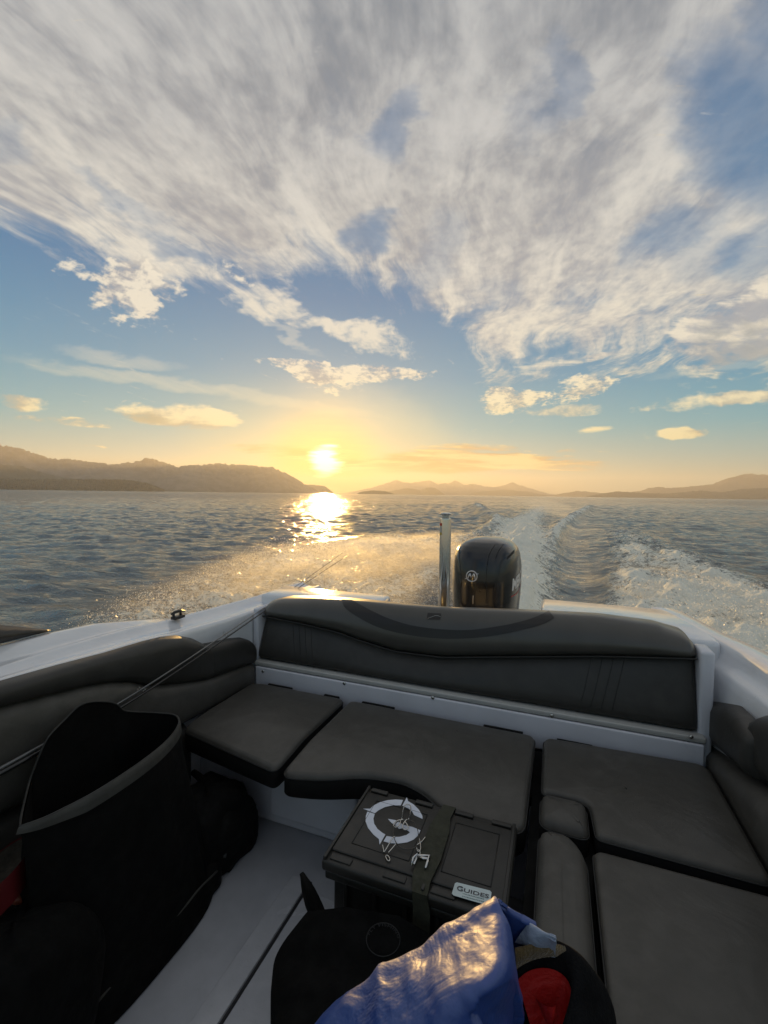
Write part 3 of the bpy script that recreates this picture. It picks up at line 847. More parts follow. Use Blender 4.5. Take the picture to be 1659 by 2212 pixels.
def right_ring(y):
    xo = interp(y, *RXO); zo = .84
    p = [(xo - .34, -.34), (xo - .10, -.12), (xo - .015, .30), (xo + .004, zo - .14), (xo, zo - .03), (xo - .006, zo - .01), (xo - .02, zo), (xo - .09, zo - .002),
         (xo - .104, zo - .005), (xo - .112, zo - .014), (xo - .118, zo - .040), (xo - .128, zo - .066), (xo - .146, zo - .080), (xo - .160, zo - .086), (xo - .172, zo - .098), (xo - .18, zo - .13),
         (xo - .20, .60), (xo - .205, .30), (xo - .205, -.03)]
    return [(a, y, b) for a, b in p]


hull.loft([left_ring(y) for y in np.linspace(-2.0, 2.75, 60)], closed=False, caps=False)
hull.loft([right_ring(y) for y in np.linspace(-2.0, 2.74, 60)], closed=False, caps=False)
# transom with the well the motor hangs in, and the bottom
hull.box((-1.56, 2.70, -.34), (.58, 2.745, .46), .008)
hull.box((-1.45, -2.0, -.40), (.55, 2.70, -.35), .01)
hull_o = sharp(hull.build('hull', M_GEL, boat), 50)

deck = MB()
deck.box((-.06, 2.17, .50), (.645, 2.715, .838), .022)
td = sharp(deck.build('transom_deck', M_GEL, boat), 60)
deck = MB(); deck.box((-1.60, 2.19, .45), (-.885, 2.47, .828), .022)
sharp(deck.build('transom_deck', M_GEL, boat), 60)

liner = MB()
liner.box((-1.50, 2.10, .02), (.60, 2.165, .80), .01)                           # bulkhead behind the backrest
liner.box((.525, 1.985, .40), (.572, 2.099, .846), .012)                         # upright beside the backrest
liner.box((-1.497, 1.985, .36), (-1.463, 2.099, .80), .012)
sharp(liner.build('bulkhead', M_LINER, boat), 50)

# ---- sole
sole = MB()
sole.box((-1.50, -2.0, -.05), (.60, 2.09, 0.0), .004)
sole_o = sole.build('cockpit_floor', M_SOLE, boat)
hat = MB()
hat.box((-.790, -2.0, .0), (-.06, 1.36, .006), .003)
hat.box((-.875, -2.0, .0), (-.804, 1.40, .006), .003)
hat.build('floor_hatch', M_SOLE2, boat)
gr = MB(); gr.box((-.8015, -2.0, .0005), (-.7925, 1.40, .003), 0)
gr.build('hatch_seal', M_GROOVE, boat)
ins = MB(); ins.disc((-.825, .90, .006), (0, 0, 1), .006, .003)
ins.build('deck_screw', M_STEEL, boat)

# ---- seat bases
base = MB()
base.box((-1.499, 1.60, .001), (-.052, 1.68, .338), .012)
base.box((-.050, -1.6, .001), (-.012, 1.62, .345), .01)
base.box((-1.10, 1.575, .05), (-.70, 1.598, .30), .012)
sharp(base.build('seat_base', M_LINER, boat), 50)


# ---- cushions: a boxed pad over any outline
def offset_poly(P, d):
    n = len(P); out = []
    for i in range(n):
        a, b, c = Vector(P[i - 1]), Vector(P[i]), Vector(P[(i + 1) % n])
        e1 = (b - a).normalized(); e2 = (c - b).normalized()
        nn = Vector((-(e1.y + e2.y), e1.x + e2.x))
        if nn.length < 1e-6: nn = Vector((-e1.y, e1.x))
        nn.normalize()
        k = max(.5, nn.dot(Vector((-e1.y, e1.x))))
        out.append(b + nn * d / k)
    return out


def round_poly(P, r, n=5, seg=.05):
    """outline with rounded corners, anticlockwise, points about seg apart"""
    P = [Vector(p) for p in P]; out = []; m = len(P)
    for i in range(m):
        a, b, c = P[i - 1], P[i], P[(i + 1) % m]
        rr = r[i] if isinstance(r, (list, tuple)) else r
        d1 = (a - b); d2 = (c - b)
        q = min(rr, d1.length * .45, d2.length * .45)
        s, e = b + d1.normalized() * q, b + d2.normalized() * q
        for k in range(n + 1):
            t = k / n
            out.append(s * (1 - t) ** 2 + b * 2 * t * (1 - t) + e * t * t)
    res = []
    for i in range(len(out)):
        a, b = out[i], out[(i + 1) % len(out)]
        k = max(1, int((b - a).length / seg))
        for j in range(k): res.append(a.lerp(b, j / k))
    return res


def cushion(name, outline, z0, z1, parent, corner=.035, edge=.015, dome=.007, mats=None, seed=0, ztilt=None):
    P = round_poly(outline, corner)
    area = sum(P[i - 1].x * P[i].y - P[i].x * P[i - 1].y for i in range(len(P)))
    if area < 0: P.reverse()
    r = np.random.default_rng(seed)
    zt = (lambda p: 0.0) if ztilt is None else ztilt
    rings = []
    def ring(d, z, tl=1.0):
        Q = offset_poly(P, d) if d else P
        return [(q.x, q.y, z + zt(q) * tl) for q in Q]
    rings += [ring(.006, z0, 0), ring(0, z0 + .008, 0), ring(0, z1 - edge * 1.1), ring(.002, z1 - edge)]
    ns = len(rings)
    for a in (30, 60, 90):
        rad = math.radians(a)
        rings.append(ring(edge * (1 - math.cos(rad)) + .002, z1 - edge + edge * math.sin(rad)))
    b = MB(); b.loft(rings[:ns], caps=False, mi=1); b.loft(rings[ns - 1:], caps=False, mi=0)
    # top skin: shrink to the middle line
    last = [Vector(p) for p in rings[-1]]
    lx, hx = min(p.x for p in last), max(p.x for p in last); ly, hy = min(p.y for p in last), max(p.y for p in last)
    mx_, my_ = max(0, (hx - lx - (hy - ly)) / 2), max(0, (hy - ly - (hx - lx)) / 2)
    dome = min(dome, .13 * (min(hx - lx, hy - ly) / 2))
    tops = [rings[-1]]
    for t in (.12, .28, .46, .64, .82, .94):
        q = []
        for p in last:
            c = Vector((min(max(p.x, (lx + hx) / 2 - mx_), (lx + hx) / 2 + mx_), min(max(p.y, (ly + hy) / 2 - my_), (ly + hy) / 2 + my_), p.z))
            w = p.lerp(c, t); w.z = z1 + zt(Vector((w.x, w.y))) + dome * (1 - (1 - t) ** 2) + .006 * (float(fbm(np.array(w.x * 4 + seed), np.array(w.y * 4), 1, 3)) - .5) * min(1, t * 4)
            q.append(tuple(w))
        tops.append(q)
    b.loft(tops, caps=False, mi=0)
    nb = len(b.v); L = len(last)
    b.f.append(tuple(range(nb - L, nb))); b.m.append(0)
    o = b.build(name, list(mats or (M_VINYL, M_BOXING)), parent)
    pp = [Vector(q) + Vector((0, 0, .0004)) for q in rings[2]]
    MB().tube(pp, .0024, 5, cyclic=True).build('edge_piping', M_PIPING, o) if parent is boat else None
    return sharp(o, 60)


seat_mats = (M_VINYL, M_BOXING)
c1 = cushion('seat_cushion', [(-1.425, 1.425), (-.915, 1.345), (-.905, 1.90), (-1.36, 1.90), (-1.425, 1.88)], .345, .452, boat, seed=1, ztilt=lambda p: -.13 * max(0, 1.535 - p.y))
c2 = cushion('seat_cushion', [(-.885, 1.325), (-.735, 1.36), (-.60, 1.425), (-.46, 1.44), (-.38, 1.415), (-.30, 1.36), (-.06, 1.352), (-.05, 1.90), (-.88, 1.90)], .345, .452, boat, corner=[.05, .08, .08, .1, .08, .1, .05, .04, .04], seed=2, ztilt=lambda p: -.10 * max(0, 1.535 - p.y))
c3 = cushion('seat_cushion', [(.135, 1.395), (.545, 1.385), (.545, 1.93), (-.02, 1.905), (-.018, 1.545), (.125, 1.545)], .345, .452, boat, corner=[.02, .03, .05, .04, .02, .03], seed=3)
c4 = cushion('bolster_cushion', [(-.02, 1.395), (.118, 1.392), (.118, 1.525), (.09, 1.537), (-.02, 1.537)], .345, .460, boat, corner=[.04, .03, .045, .03, .03], edge=.03, dome=.014, seed=4)
c5 = cushion('bolster_cushion', [(-.02, -.9), (.105, -.9), (.105, 1.30), (.07, 1.362), (-.02, 1.362)], .345, .468, boat, corner=[.04, .04, .05, .04, .035], edge=.035, dome=.014, seed=5)
c6 = cushion('seat_cushion', [(.121, -.9), (.58, -.9), (.58, 1.345), (.121, 1.345)], .345, .450, boat, corner=.03, seed=6)
# black gap fabric below the cushion joints
gap = MB()
gap.box((-.05, -1.4, .346), (.56, 1.92, .375), 0)
gap.box((-1.42, 1.62, .340), (-.05, 1.92, .372), 0)
gap.build('cushion_tray', M_BOXING, boat, smooth=False)
for (xa, xb) in ((-1.34, -1.20), (-1.02, -.94), (-.82, -.66), (-.26, -.10), (.03, .16), (.30, .44)):
    t = MB(); t.box((xa, 1.899, .438), (xb, 1.912, .4495), .002); t.build('cushion_tab', M_BOXING, c2 if -.9 < xa < -.05 else (c1 if xa < -.9 else c3))

# ---- kick panel under the backrest, with its ledge and screws
kp = MB(); kp.box((-1.45, 1.945, .37), (.538, 1.962, .508), .006)
kick = sharp(kp.build('kick_panel', M_LINER, boat), 50)
lg = MB(); lg.box((-1.462, 1.952, .510), (.545, 2.03, .533), .006)
sharp(lg.build('seat_ledge', simple('ledge_gelcoat', (.42, .42, .40), rough=.3, var=.05), boat), 50)
for px, py in ((568, 1450), (744, 1476), (935, 1507), (1192, 1546), (1493, 1592)):
    p = U(px, py, y=1.945)
    s = MB(); s.disc(p, (0, -1, 0), .0075, .004, 14)
    s.build('screw', M_STEEL, kick)

# ---- backrest: reclined pad with a rolled bolster on top
BX = [-1.455, -1.40, -1.2, -1.0, -.9, -.7, -.47, -.17, .19, .40, .50, .525]
SEAM = [.756, .754, .742, .722, .700, .668, .672, .717, .771, .795, .806, .808]
CREST = [.822, .838, .858, .868, .871, .872, .879, .899, .914, .903, .878, .846]
seamz = lambda x: interp(x, BX, SEAM)
crestz = lambda x: interp(x, BX, CREST)
pad = MB(); rings = []
xs = np.concatenate([[-1.462, -1.458], np.linspace(-1.445, .505, 70), [.519, .524]])
for i, x in enumerate(xs):
    e = min(x - xs[0], xs[-1] - x); k = math.sqrt(max(0, 1 - (1 - min(1, e / .022)) ** 2))    # rounded ends
    zt = seamz(x) + .004; zb = .538 + .012 * (1 - k)
    dome = .012 * math.sin(math.pi * min(1, max(0, (x + 1.46) / 1.985)))
    r = []
    for t in (0, .02, .06, .14, .30, .5, .7, .86, .95, .985, 1):
        z = zb + (zt - zb) * t
        yy = 1.975 + .085 * t
        bul = .028 * math.sqrt(max(0, 1 - abs(2 * t - 1) ** 6)) * (.25 + .75 * k) + dome * math.sin(math.pi * t)
        r.append((x, yy - bul + .02, z))
    r += [(x, 2.098, zt), (x, 2.098, zb)]
    rings.append(r)
pad.loft(rings)
backrest = sharp(pad.build('backrest', M_VINYL_SHADE, boat), 60)

bol = MB(); rings = []
for i, x in enumerate(np.concatenate([[-1.466, -1.463, -1.455], np.linspace(-1.44, .50, 80), [.515, .527, .531]])):
    a, b = -1.466, .531
    e = min(x - a, b - x); k = math.sqrt(max(0.0, 1 - (1 - min(1, e / .045)) ** 2))
    zs, zc = seamz(x) + .002, crestz(x)
    h = zc - zs
    yf = 2.022 - .012 * k; yb = 2.285
    prof = [(0, yf + .045), (.0, yf + .020), (.05, yf + .004), (.18, yf - .006), (.40, yf - .002), (.62, yf + .012), (.78, yf + .028), (.89, yf + .048), (.965, yf + .07), (.992, yf + .085), (1.0, yf + .10),
            (.985, yf + .135), (.95, yf + .17), (.905, yf + .205), (.82, yf + .24), (.55, yf + .265), (.10, yf + .265), (0, yf + .25)]
    mid = zs + h * .45; ym = yf + .13
    kk = .55 + .45 * k
    rings.append([(x, ym + (yy - ym) * kk, mid + (zs + h * t - mid) * (.72 + .28 * k)) for t, yy in prof])
bol.loft(rings)
bolster = sharp(bol.build('headroll', M_HEAD, backrest), 70)

bpy.context.view_layer.update()


def bvh_of(*objs):
    vs, fs = [], []
    for o in objs:
        n = len(vs); mw = o.matrix_world
        vs += [mw @ v.co for v in o.data.vertices]; fs += [tuple(n + i for i in p.vertices) for p in o.data.polygons]
    return BVHTree.FromPolygons(vs, fs)


def drape(tree, px, py, off=.002):
    """point of a built surface on a sight line, lifted off along its normal"""
    v = sight(px, py).normalized()
    h = tree.ray_cast(EYE_P, v)
    if h[0] is None: return None
    n = h[1] if h[1].dot(v) < 0 else -h[1]
    return h[0] + n * off


def spline(P, n):
    P = [Vector(p) for p in P]; out = []
    for i in range(len(P) - 1):
        a, b = P[max(i - 1, 0)], P[i]; c, d = P[i + 1], P[min(i + 2, len(P) - 1)]
        for k in range(n):
            t = k / n
            out.append(.5 * ((2 * b) + (c - a) * t + (2 * a - 5 * b + 4 * c - d) * t * t + (3 * b - a - 3 * c + d) * t ** 3))
    out.append(P[-1]); return out


# sewn-in dark sweep on the headroll
tb = bvh_of(bolster)
topc = spline([(752, 1292), (770, 1302), (800, 1318), (840, 1336), (890, 1351), (950, 1359), (1010, 1361), (1070, 1354), (1125, 1343), (1165, 1330), (1195, 1314), (1210, 1307.5)], 8)
botc = spline([(737, 1291), (745, 1312), (775, 1334), (820, 1356), (880, 1371), (945, 1379), (1010, 1379), (1075, 1372), (1130, 1360), (1175, 1347), (1208, 1327), (1229, 1309.5)], 8)
sw = MB(); rows = []
for a, b in zip(topc, botc):
    r = []
    for t in np.linspace(0, 1, 7):
        p = a.lerp(b, t); q = drape(tb, p.x, p.y, .0022)
        r.append(q)
    rows.append(r)
rows = [r for r in rows if all(q is not None for q in r)]
sw.loft(rows, closed=False, caps=False)
sw.build('accent_stripe', M_STRIPE, backrest)
# woven tag
tg = MB(); rows = []
for t in np.linspace(0, 1, 7):
    rows.append([drape(tb, *(Vector((924, 1324.5)).lerp(Vector((953, 1326)), s) + Vector((-2, 13)) * t), .003) for s in np.linspace(0, 1, 8)])
if all(q is not None for r in rows for q in r):
    tg.loft(rows, closed=False, caps=False)
    tgo = tg.build('maker_tag', M_STRIPE, backrest)
    sl = [drape(tb, x, y, .0042) for x, y in ((924, 1337), (932, 1334), (940, 1331), (946, 1331), (952, 1333))]
    if None not in sl: MB().tube(sl, .0012, 5).build('tag_emblem', simple('silver_thread', (.35, .35, .33), rough=.4), tgo)
# stitching: twin channels at either side, and the seam below the headroll
tp = bvh_of(backrest)
def stitch(name, pts, off=.0006, r=.0016):
    q = [drape(tp, *p, off) for p in spline([Vector(p) for p in pts], 8)]
    q = [p for p in q if p is not None]
    if len(q) > 2: MB().tube(q, r, 6).build(name, M_PIPING, backrest)
for k in range(4):
    x0 = 632 + 13.0 * k
    stitch('stitch_line', [(x0, 1338 + 4 * k), (x0 + 2, 1380 + 3 * k), (x0 + 5, 1420 + 3 * k), (x0 + 7, 1434 + 2.0 * k)])
for k in range(4):
    stitch('stitch_line', [(1279 + 24 * k, 1414), (1271 + 24 * k, 1450), (1261 + 23.5 * k, 1495), (1252 + 23.5 * k, 1524 + 3.6 * k)])
sm = [(x, 2.012 - .004, seamz(x) + .001) for x in np.linspace(-1.45, .52, 60)]
MB().tube(sm, .0035, 6).build('seam_piping', M_PIPING, backrest)


# ---- padded coamings along the sides
def side_pad(name, yz_top, yz_bot, xw, xf, mat, n=40):
    ya, yb = yz_top[0][0], yz_top[-1][0]
    s = 1 if xf > xw else -1
    rings = []
    ty, tz = zip(*yz_top); by, bz = zip(*yz_bot)
    ys = np.concatenate([[ya, ya + .004, ya + .012], np.linspace(ya + .03, yb - .03, n), [yb - .012, yb - .004, yb]])
    for y in ys:
        e = min(y - ya, yb - y); k = math.sqrt(max(0, 1 - (1 - min(1, e / .03)) ** 2))
        zt, zb = interp(y, ty, tz), interp(y, by, bz)
        if zb > zt - .02: zb = zt - .02
        h = zt - zb; d = abs(xf - xw) * (.35 + .65 * k)
        r = []
        for t in (0, .03, .10, .25, .5, .75, .88, .95, .985, 1):
            bul = d * (max(0, 1 - abs(2 * t - 1) ** 5)) ** .5
            r.append((xw + s * max(.004, bul), y, zb + h * t))
        r += [(xw + s * .001, y, zt), (xw + s * .001, y, zb)]
        rings.append(r)
    b = MB(); b.loft(rings)
    return sharp(b.build(name, mat, boat), 70)


seamL = [(-1.6, .82), (.4, .82), (.78, .799), (.91, .777), (1.09, .749), (1.226, .699), (1.272, .664), (1.359, .630), (1.486, .590), (1.603, .556), (1.95, .515)]
side_pad('coaming_pad', [(-1.6, .872), (.4, .868), (.815, .861), (.977, .851), (1.137, .838), (1.33, .829), (1.43, .817), (1.50, .796), (1.54, .775), (1.60, .735), (1.66, .69)], seamL, -1.502, -1.444, M_VINYL_SHADE)
side_pad('coaming_pad', [(1.55, .726), (1.63, .720), (1.70, .708), (1.80, .694), (1.88, .674), (1.93, .65), (1.975, .60)], [(1.50, .590), (1.603, .556), (1.95, .515), (1.98, .512)], -1.501, -1.446, M_VINYL_SHADE)
side_pad('coaming_pad', [(y, z + .010) for y, z in seamL], [(-1.6, .52), (.4, .52), (1.2, .43), (1.95, .40)], -1.5015, -1.438, M_VINYL)
side_pad('coaming_pad', [(-1.6, .52 - .006), (.4, .514), (1.2, .424), (1.5, .41)], [(-1.6, .10), (1.5, .10)], -1.5012, -1.430, M_VINYL_SHADE)
side_pad('coaming_pad', [(1.66, .70), (1.79, .705), (1.90, .695), (2.046, .645), (2.12, .62), (2.187, .575)], [(1.6, .575), (2.0, .484), (2.19, .455)], .628, .560, M_VINYL_SHADE)
side_pad('coaming_pad', [(-1.6, .84), (1.2, .83), (1.50, .82), (1.623, .801), (1.702, .762), (1.76, .72), (1.81, .66)], [(-1.6, .62), (1.2, .62), (1.54, .584), (1.81, .53)], .690, .585, M_VINYL_SHADE)
side_pad('coaming_pad', [(-1.6, .612), (1.2, .612), (1.54, .577), (2.0, .478), (2.17, .45)], [(-1.6, .34), (1.53, .36), (2.17, .36)], .640, .553, M_VINYL)

# ---- fittings
cl = U(383, 1331, z=.838)
ct = MB()
ct.box((cl.x - .016, cl.y - .026, cl.z - .012), (cl.x + .016, cl.y + .034, cl.z + .002), .004)
ct.tube([cl + Vector((0, -.022, 0)), cl + Vector((0, -.022, .018))], .006)
ct.tube([cl + Vector((0, .020, 0)), cl + Vector((0, .020, .018))], .006)
ct.tube([cl + Vector((0, -.036, .017)), cl + Vector((0, -.015, .022)), cl + Vector((0, .015, .022)), cl + Vector((0, .046, .013))], [.004, .007, .007, .003])
ct.build('mooring_cleat', M_BLACKPL, boat)
# aft end of the dark windscreen trim on the left side deck
a, b, c_ = U(106, 1361, x=-1.79), U(-60, 1345, x=-1.80), U(-60, 1402, x=-1.74)
ws = MB()
def trim(t):
    p = a.lerp(b, t); q = a.lerp(c_, t)
    w = .012 + .02 * t
    return [p + Vector((-w, 0, 0)), p + Vector((w * .3, 0, .002)), (p + q) / 2 + Vector((w, 0, 0)), q + Vector((w * .2, 0, -.004)), q + Vector((-w, 0, -.01)), (p + q) / 2 + Vector((-w * 1.4, 0, 0))]
ws.loft([trim(t) for t in (0.0, .06, .15, .3, .5, .75, 1.0, 1.6, 2.6)])
ws.build('windscreen_trim', M_BLACKPL, boat)

# ================================================================== things on and in the boat
def text_mesh(s, size, bold=0.0, spacing=1.0):
    """lettering as flat outlines: list of (verts2d, faces)"""
    cu = bpy.data.curves.new('lettering', 'FONT'); cu.body = s; cu.size = size; cu.offset = bold; cu.space_character = spacing
    cu.resolution_u = 3
    o = bpy.data.objects.new('lettering', cu); COL.objects.link(o)
    dg = bpy.context.evaluated_depsgraph_get()
    me = bpy.data.meshes.new_from_object(o.evaluated_get(dg))
    v = [Vector((p.co.x, p.co.y)) for p in me.vertices]; f = [tuple(p.vertices) for p in me.polygons]
    bpy.data.objects.remove(o); bpy.data.curves.remove(cu); bpy.data.meshes.remove(me)
    return v, f


# ---- outboard motor
M_COWL = simple('black_motor_paint', (.010, .010, .0105), rough=.24, var=.05, coat=.35)
M_SILVER = simple('silver_badge', (.60, .62, .66), rough=.22, metal=.6, var=.04)
M_DECAL = simple('silver_decal', (.62, .63, .64), rough=.4, var=.04)
M_RED = simple('red_paint', (.35, .02, .02), rough=.4)
motor = empty('outboard_motor', (-.43, 3.1, .0))
tag(motor, 'black outboard motor with silver badge and lettering behind the backrest', 'outboard motor')
ZS = [.44, .47, .55, .70, .84, .93, 1.0, 1.045, 1.075, 1.098, 1.113, 1.122, 1.126]
WS = [.150, .185, .203, .214, .217, .214, .206, .192, .172, .142, .105, .060, .008]
YF = [3.02, 2.985, 2.96, 2.935, 2.935, 2.945, 2.965, 2.99, 3.02, 3.06, 3.11, 3.17, 3.25]
YB = [3.45, 3.52, 3.58, 3.63, 3.65, 3.64, 3.60, 3.56, 3.52, 3.47, 3.42, 3.36, 3.27]
cow = MB(); rings = []
for z in np.concatenate([np.linspace(.44, 1.0, 22), np.linspace(1.01, 1.126, 22)]):
    w, yf, yb = (interp(z, ZS, q) for q in (WS, YF, YB))
    yc, dd = (yf + yb) / 2, (yb - yf) / 2
    rg = []
    for j in range(64):
        t = 2 * math.pi * j / 64
        c, s = math.cos(t), math.sin(t)
        ex = 2 / 3.6
        X = math.copysign(abs(c) ** ex, c) * w; Y = math.copysign(abs(s) ** ex, s) * dd
        # front is narrower than the shoulders
        k = 1 - .13 * max(0, -Y / dd) ** 2
        rg.append((-.446 + X * k * 1.055, yc + Y, z))
    rings.append(rg)
cow.loft(rings)
cowl = cow.build('cowl', M_COWL, motor)
mid = MB(); rings = []
for z, w, yf, yb in ((.452, .13, 3.03, 3.42), (.30, .10, 2.98, 3.36), (.0, .075, 2.96, 3.26), (-.30, .06, 2.98, 3.24), (-.62, .05, 3.0, 3.22)):
    yc, dd = (yf + yb) / 2, (yb - yf) / 2
    rings.append([(-.43 + w * math.copysign(abs(math.cos(t)) ** .7, math.cos(t)), yc + dd * math.copysign(abs(math.sin(t)) ** .7, math.sin(t)), z) for t in np.linspace(0, 2 * math.pi, 29)[:-1]])
mid.loft(rings); mid.build('midsection', M_COWL, motor)
br = MB(); br.box((-.53, 2.76, .10), (-.33, 3.02, .46), .02); br.build('clamp_bracket', M_BLACKPL, motor)
tc = bvh_of(cowl)
R8 = lambda x, y: (877.8 + .1984 * x, 1069.8 + .1984 * y)
def on_cowl(name, pts, r, mat, off=.0008, n=8):
    q = [drape(tc, *p, off) for p in spline([Vector(R8(*p)) for p in pts], n)]
    q = [p for p in q if p is not None]
    if len(q) > 2: MB().tube(q, r, 6).build(name, mat, motor)
M_SEAM = simple('cowl_seam', (.004, .004, .004), rough=.7)
on_cowl('panel_seam', [(1055, 535), (1015, 590), (985, 650), (972, 690)], .0022, M_SEAM)
on_cowl('panel_seam', [(880, 760), (868, 900), (872, 1050), (866, 1180)], .0016, M_SEAM)
on_cowl('panel_seam', [(585, 520), (575, 600), (580, 700), (592, 850), (600, 1000)], .0028, M_COWL)
on_cowl('panel_seam', [(965, 540), (905, 640), (880, 760)], .0020, M_SEAM)
on_cowl('panel_seam', [(1105, 600), (1050, 690), (1010, 830), (980, 1000), (960, 1180)], .0026, M_COWL)
on_cowl('cowl_latch', [(728, 1090), (726, 1130), (725, 1185)], .003, M_STEEL)
# air intake slot on the right shoulder
vt = MB(); rows = []
for s in np.linspace(0, 1, 9):
    a = Vector((1098, 700)).lerp(Vector((1172, 628)), s); b = Vector((1100, 672)).lerp(Vector((1176, 590)), s)
    rows.append([drape(tc, *R8(*a.lerp(b, t)), .0025) for t in (0, .35, .7, 1)])
rows = [r for r in rows if None not in r]
if len(rows) > 2: vt.loft(rows, closed=False, caps=False); vt.build('air_intake', M_SEAM, motor)
# round badge: ring with a slanted letter and two wing tips
bc = drape(tc, *R8(714, 881), .003); n_ = (EYE_P - bc).normalized(); n_ = Vector((n_.x * .4, n_.y, n_.z * .1)).normalized()
ba = Vector((0, 0, 1)).cross(n_).normalized(); bb = n_.cross(ba)
bd = MB(); R_ = .034
ring_pts = [bc + (ba * math.cos(t) + bb * math.sin(t)) * R_ + n_ * .003 for t in np.linspace(0, 2 * math.pi, 41)[:-1]]
bd.tube(ring_pts, .0042, 8, cyclic=True)
def flat(P, h=.004):
    q = [bc + ba * x + bb * y + n_ * .002 for x, y in P]; q2 = [p + n_ * h for p in q]
    bd.loft([q, q2])
flat([(-.031, -.018), (-.022, -.018), (-.008, .020), (-.017, .020)]); flat([(-.018, .020), (-.008, .020), (-.001, -.004), (-.006, -.010)])
flat([(-.005, -.010), (.000, -.006), (.018, .020), (.010, .020)]); flat([(.008, .020), (.018, .020), (.027, -.018), (.018, -.018)])
flat([(-.047, -.020), (-.030, -.020), (-.026, -.010), (-.032, -.012)]); flat([(.047, .020), (.030, .020), (.026, .010), (.032, .012)])
bd.build('badge', M_SILVER, motor)
# lettering along the right flank, reading from the front edge aft
tv, tf = text_mesh('MERCURY', .105, .004, 1.0)
V = []
for p in tv:
    yy, zz = 3.035 + p.x * .95 + p.y * .12, .800 + p.y + p.x * .10
    h = tc.ray_cast(Vector((.3, yy, zz)), Vector((-1, 0, 0)))
    V.append((h[0] + h[1] * .0018) if h[0] is not None else Vector((-.21, yy, zz)))
mesh_obj('lettering', V, tf, M_DECAL, motor, smooth=False)
V = []; F = []
for i, t in enumerate(np.linspace(0, 1, 10)):
    for zz in (.757, .764):
        yy = 3.03 + .45 * t; h = tc.ray_cast(Vector((.3, yy, zz + .03 * t)), Vector((-1, 0, 0))); V.append(h[0] + h[1] * .0018)
    if i: F.append((2 * i - 2, 2 * i, 2 * i + 1, 2 * i - 1))
mesh_obj('pinstripe', V, F, M_RED, motor, smooth=False)

# ---- steel tow pole
pole = empty('tow_pole', (-.589, 2.55, .45))
tag(pole, 'polished steel tow pole with capped top standing left of the motor', 'tow pole')
pb = MB(); cp = Vector((-.589, 2.55, 0))
def lathe(mb, c, prof, n=28): mb.loft([[(c.x + r * math.cos(2 * math.pi * j / n), c.y + r * math.sin(2 * math.pi * j / n), z) for j in range(n)] for r, z in prof])
lathe(pb, cp, [(.05, .44), (.05, .462), (.0325, .47), (.0325, 1.278), (.0318, 1.283), (.026, 1.285)])
sharp(pb.build('tube', M_STEEL, pole), 30)
pb = MB(); lathe(pb, cp, [(.021, 1.2845), (.021, 1.304)]); sharp(pb.build('neck', M_STEEL, pole), 30)
pb = MB(); lathe(pb, cp, [(.024, 1.303), (.031, 1.305), (.0315, 1.311), (.029, 1.316), (.012, 1.318)]); sharp(pb.build('cap', M_STEEL, pole), 30)
def pole_patch(name, z0, z1, a0, a1, mat):
    b = MB(); b.loft([[(cp.x + .0330 * math.cos(a), cp.y + .0330 * math.sin(a), z) for a in np.linspace(a0, a1, 9)] for z in (z0, z1)], closed=False, caps=False)
    return b.build(name, mat, pole)
A0, A1 = math.radians(200), math.radians(245)
pole_patch('warning_sticker', 1.242, 1.258, A0, A1, simple('red_sticker', (.40, .035, .02), rough=.4))
pole_patch('warning_sticker', 1.205, 1.241, A0, A1, simple('pale_sticker', (.45, .45, .42), rough=.4))
pole_patch('warning_sticker', 1.190, 1.204, A0, A1, simple('yellow_sticker', (.45, .33, .05), rough=.4))

# ---- two fishing rods lying from the cockpit up over the left quarter
M_ROD = simple('dark_rod_blank', (.010, .010, .010), rough=.3, coat=.3)
M_ROD2 = simple('glint_rod_blank', (.09, .09, .088), rough=.12, coat=1.0)  # lighter base colour carries the sky's glint along the upper rod
M_CORK = simple('cork_grip', (.20, .14, .08), rough=.8, var=.2)
def rod(way, label, mat, r0):
    a = way[0]
    d = (way[1] - a).normalized(); butt = a - d * .35
    o = empty('fishing_rod', butt); tag(o, label, 'fishing rod')
    pts = spline([butt, a - d * .15] + way, 6)
    n = len(pts)
    MB().tube(pts, [r0 - (r0 - .0014) * (i / (n - 1)) ** .8 for i in range(n)], 8).build('blank', mat, o)
    MB().tube([butt - d * .03, butt, butt + d * .02, butt + d * .18, butt + d * .20], [.010, .012, .011, .012, .007], 10).build('grip', M_CORK, o)
    for t in (.40, .55, .70, .84, .95):
        k = int(t * (n - 1)); c = pts[k] + Vector((0, 0, .010))
        s = d.orthogonal().normalized(); e = d.cross(s)
        MB().tube([c + (s * math.cos(q) + e * math.sin(q)) * .006 for q in np.linspace(0, 2 * math.pi, 13)[:-1]], .0010, 5, cyclic=True).build('line_guide', M_STEEL, o)
    return o
rod([U(-40, 1682, x=-1.405), U(120, 1594, x=-1.409), U(252, 1522, x=-1.412), U(400, 1428, x=-1.412), U(553, 1325, y=1.955), U(634, 1270, y=2.42), U(746, 1190, y=3.0)], 'long thin fishing rod with bright highlight, upper of the two over the padded side', M_ROD2, .0075)
rod([U(-20, 1682, x=-1.400), U(140, 1594, x=-1.405), U(266, 1525, x=-1.408), U(408, 1433, x=-1.410), U(557, 1330, y=1.95), U(640, 1273, y=2.40), U(752, 1199, y=2.95)], 'dark thin fishing rod, lower of the two over the padded side', M_ROD, .0105)

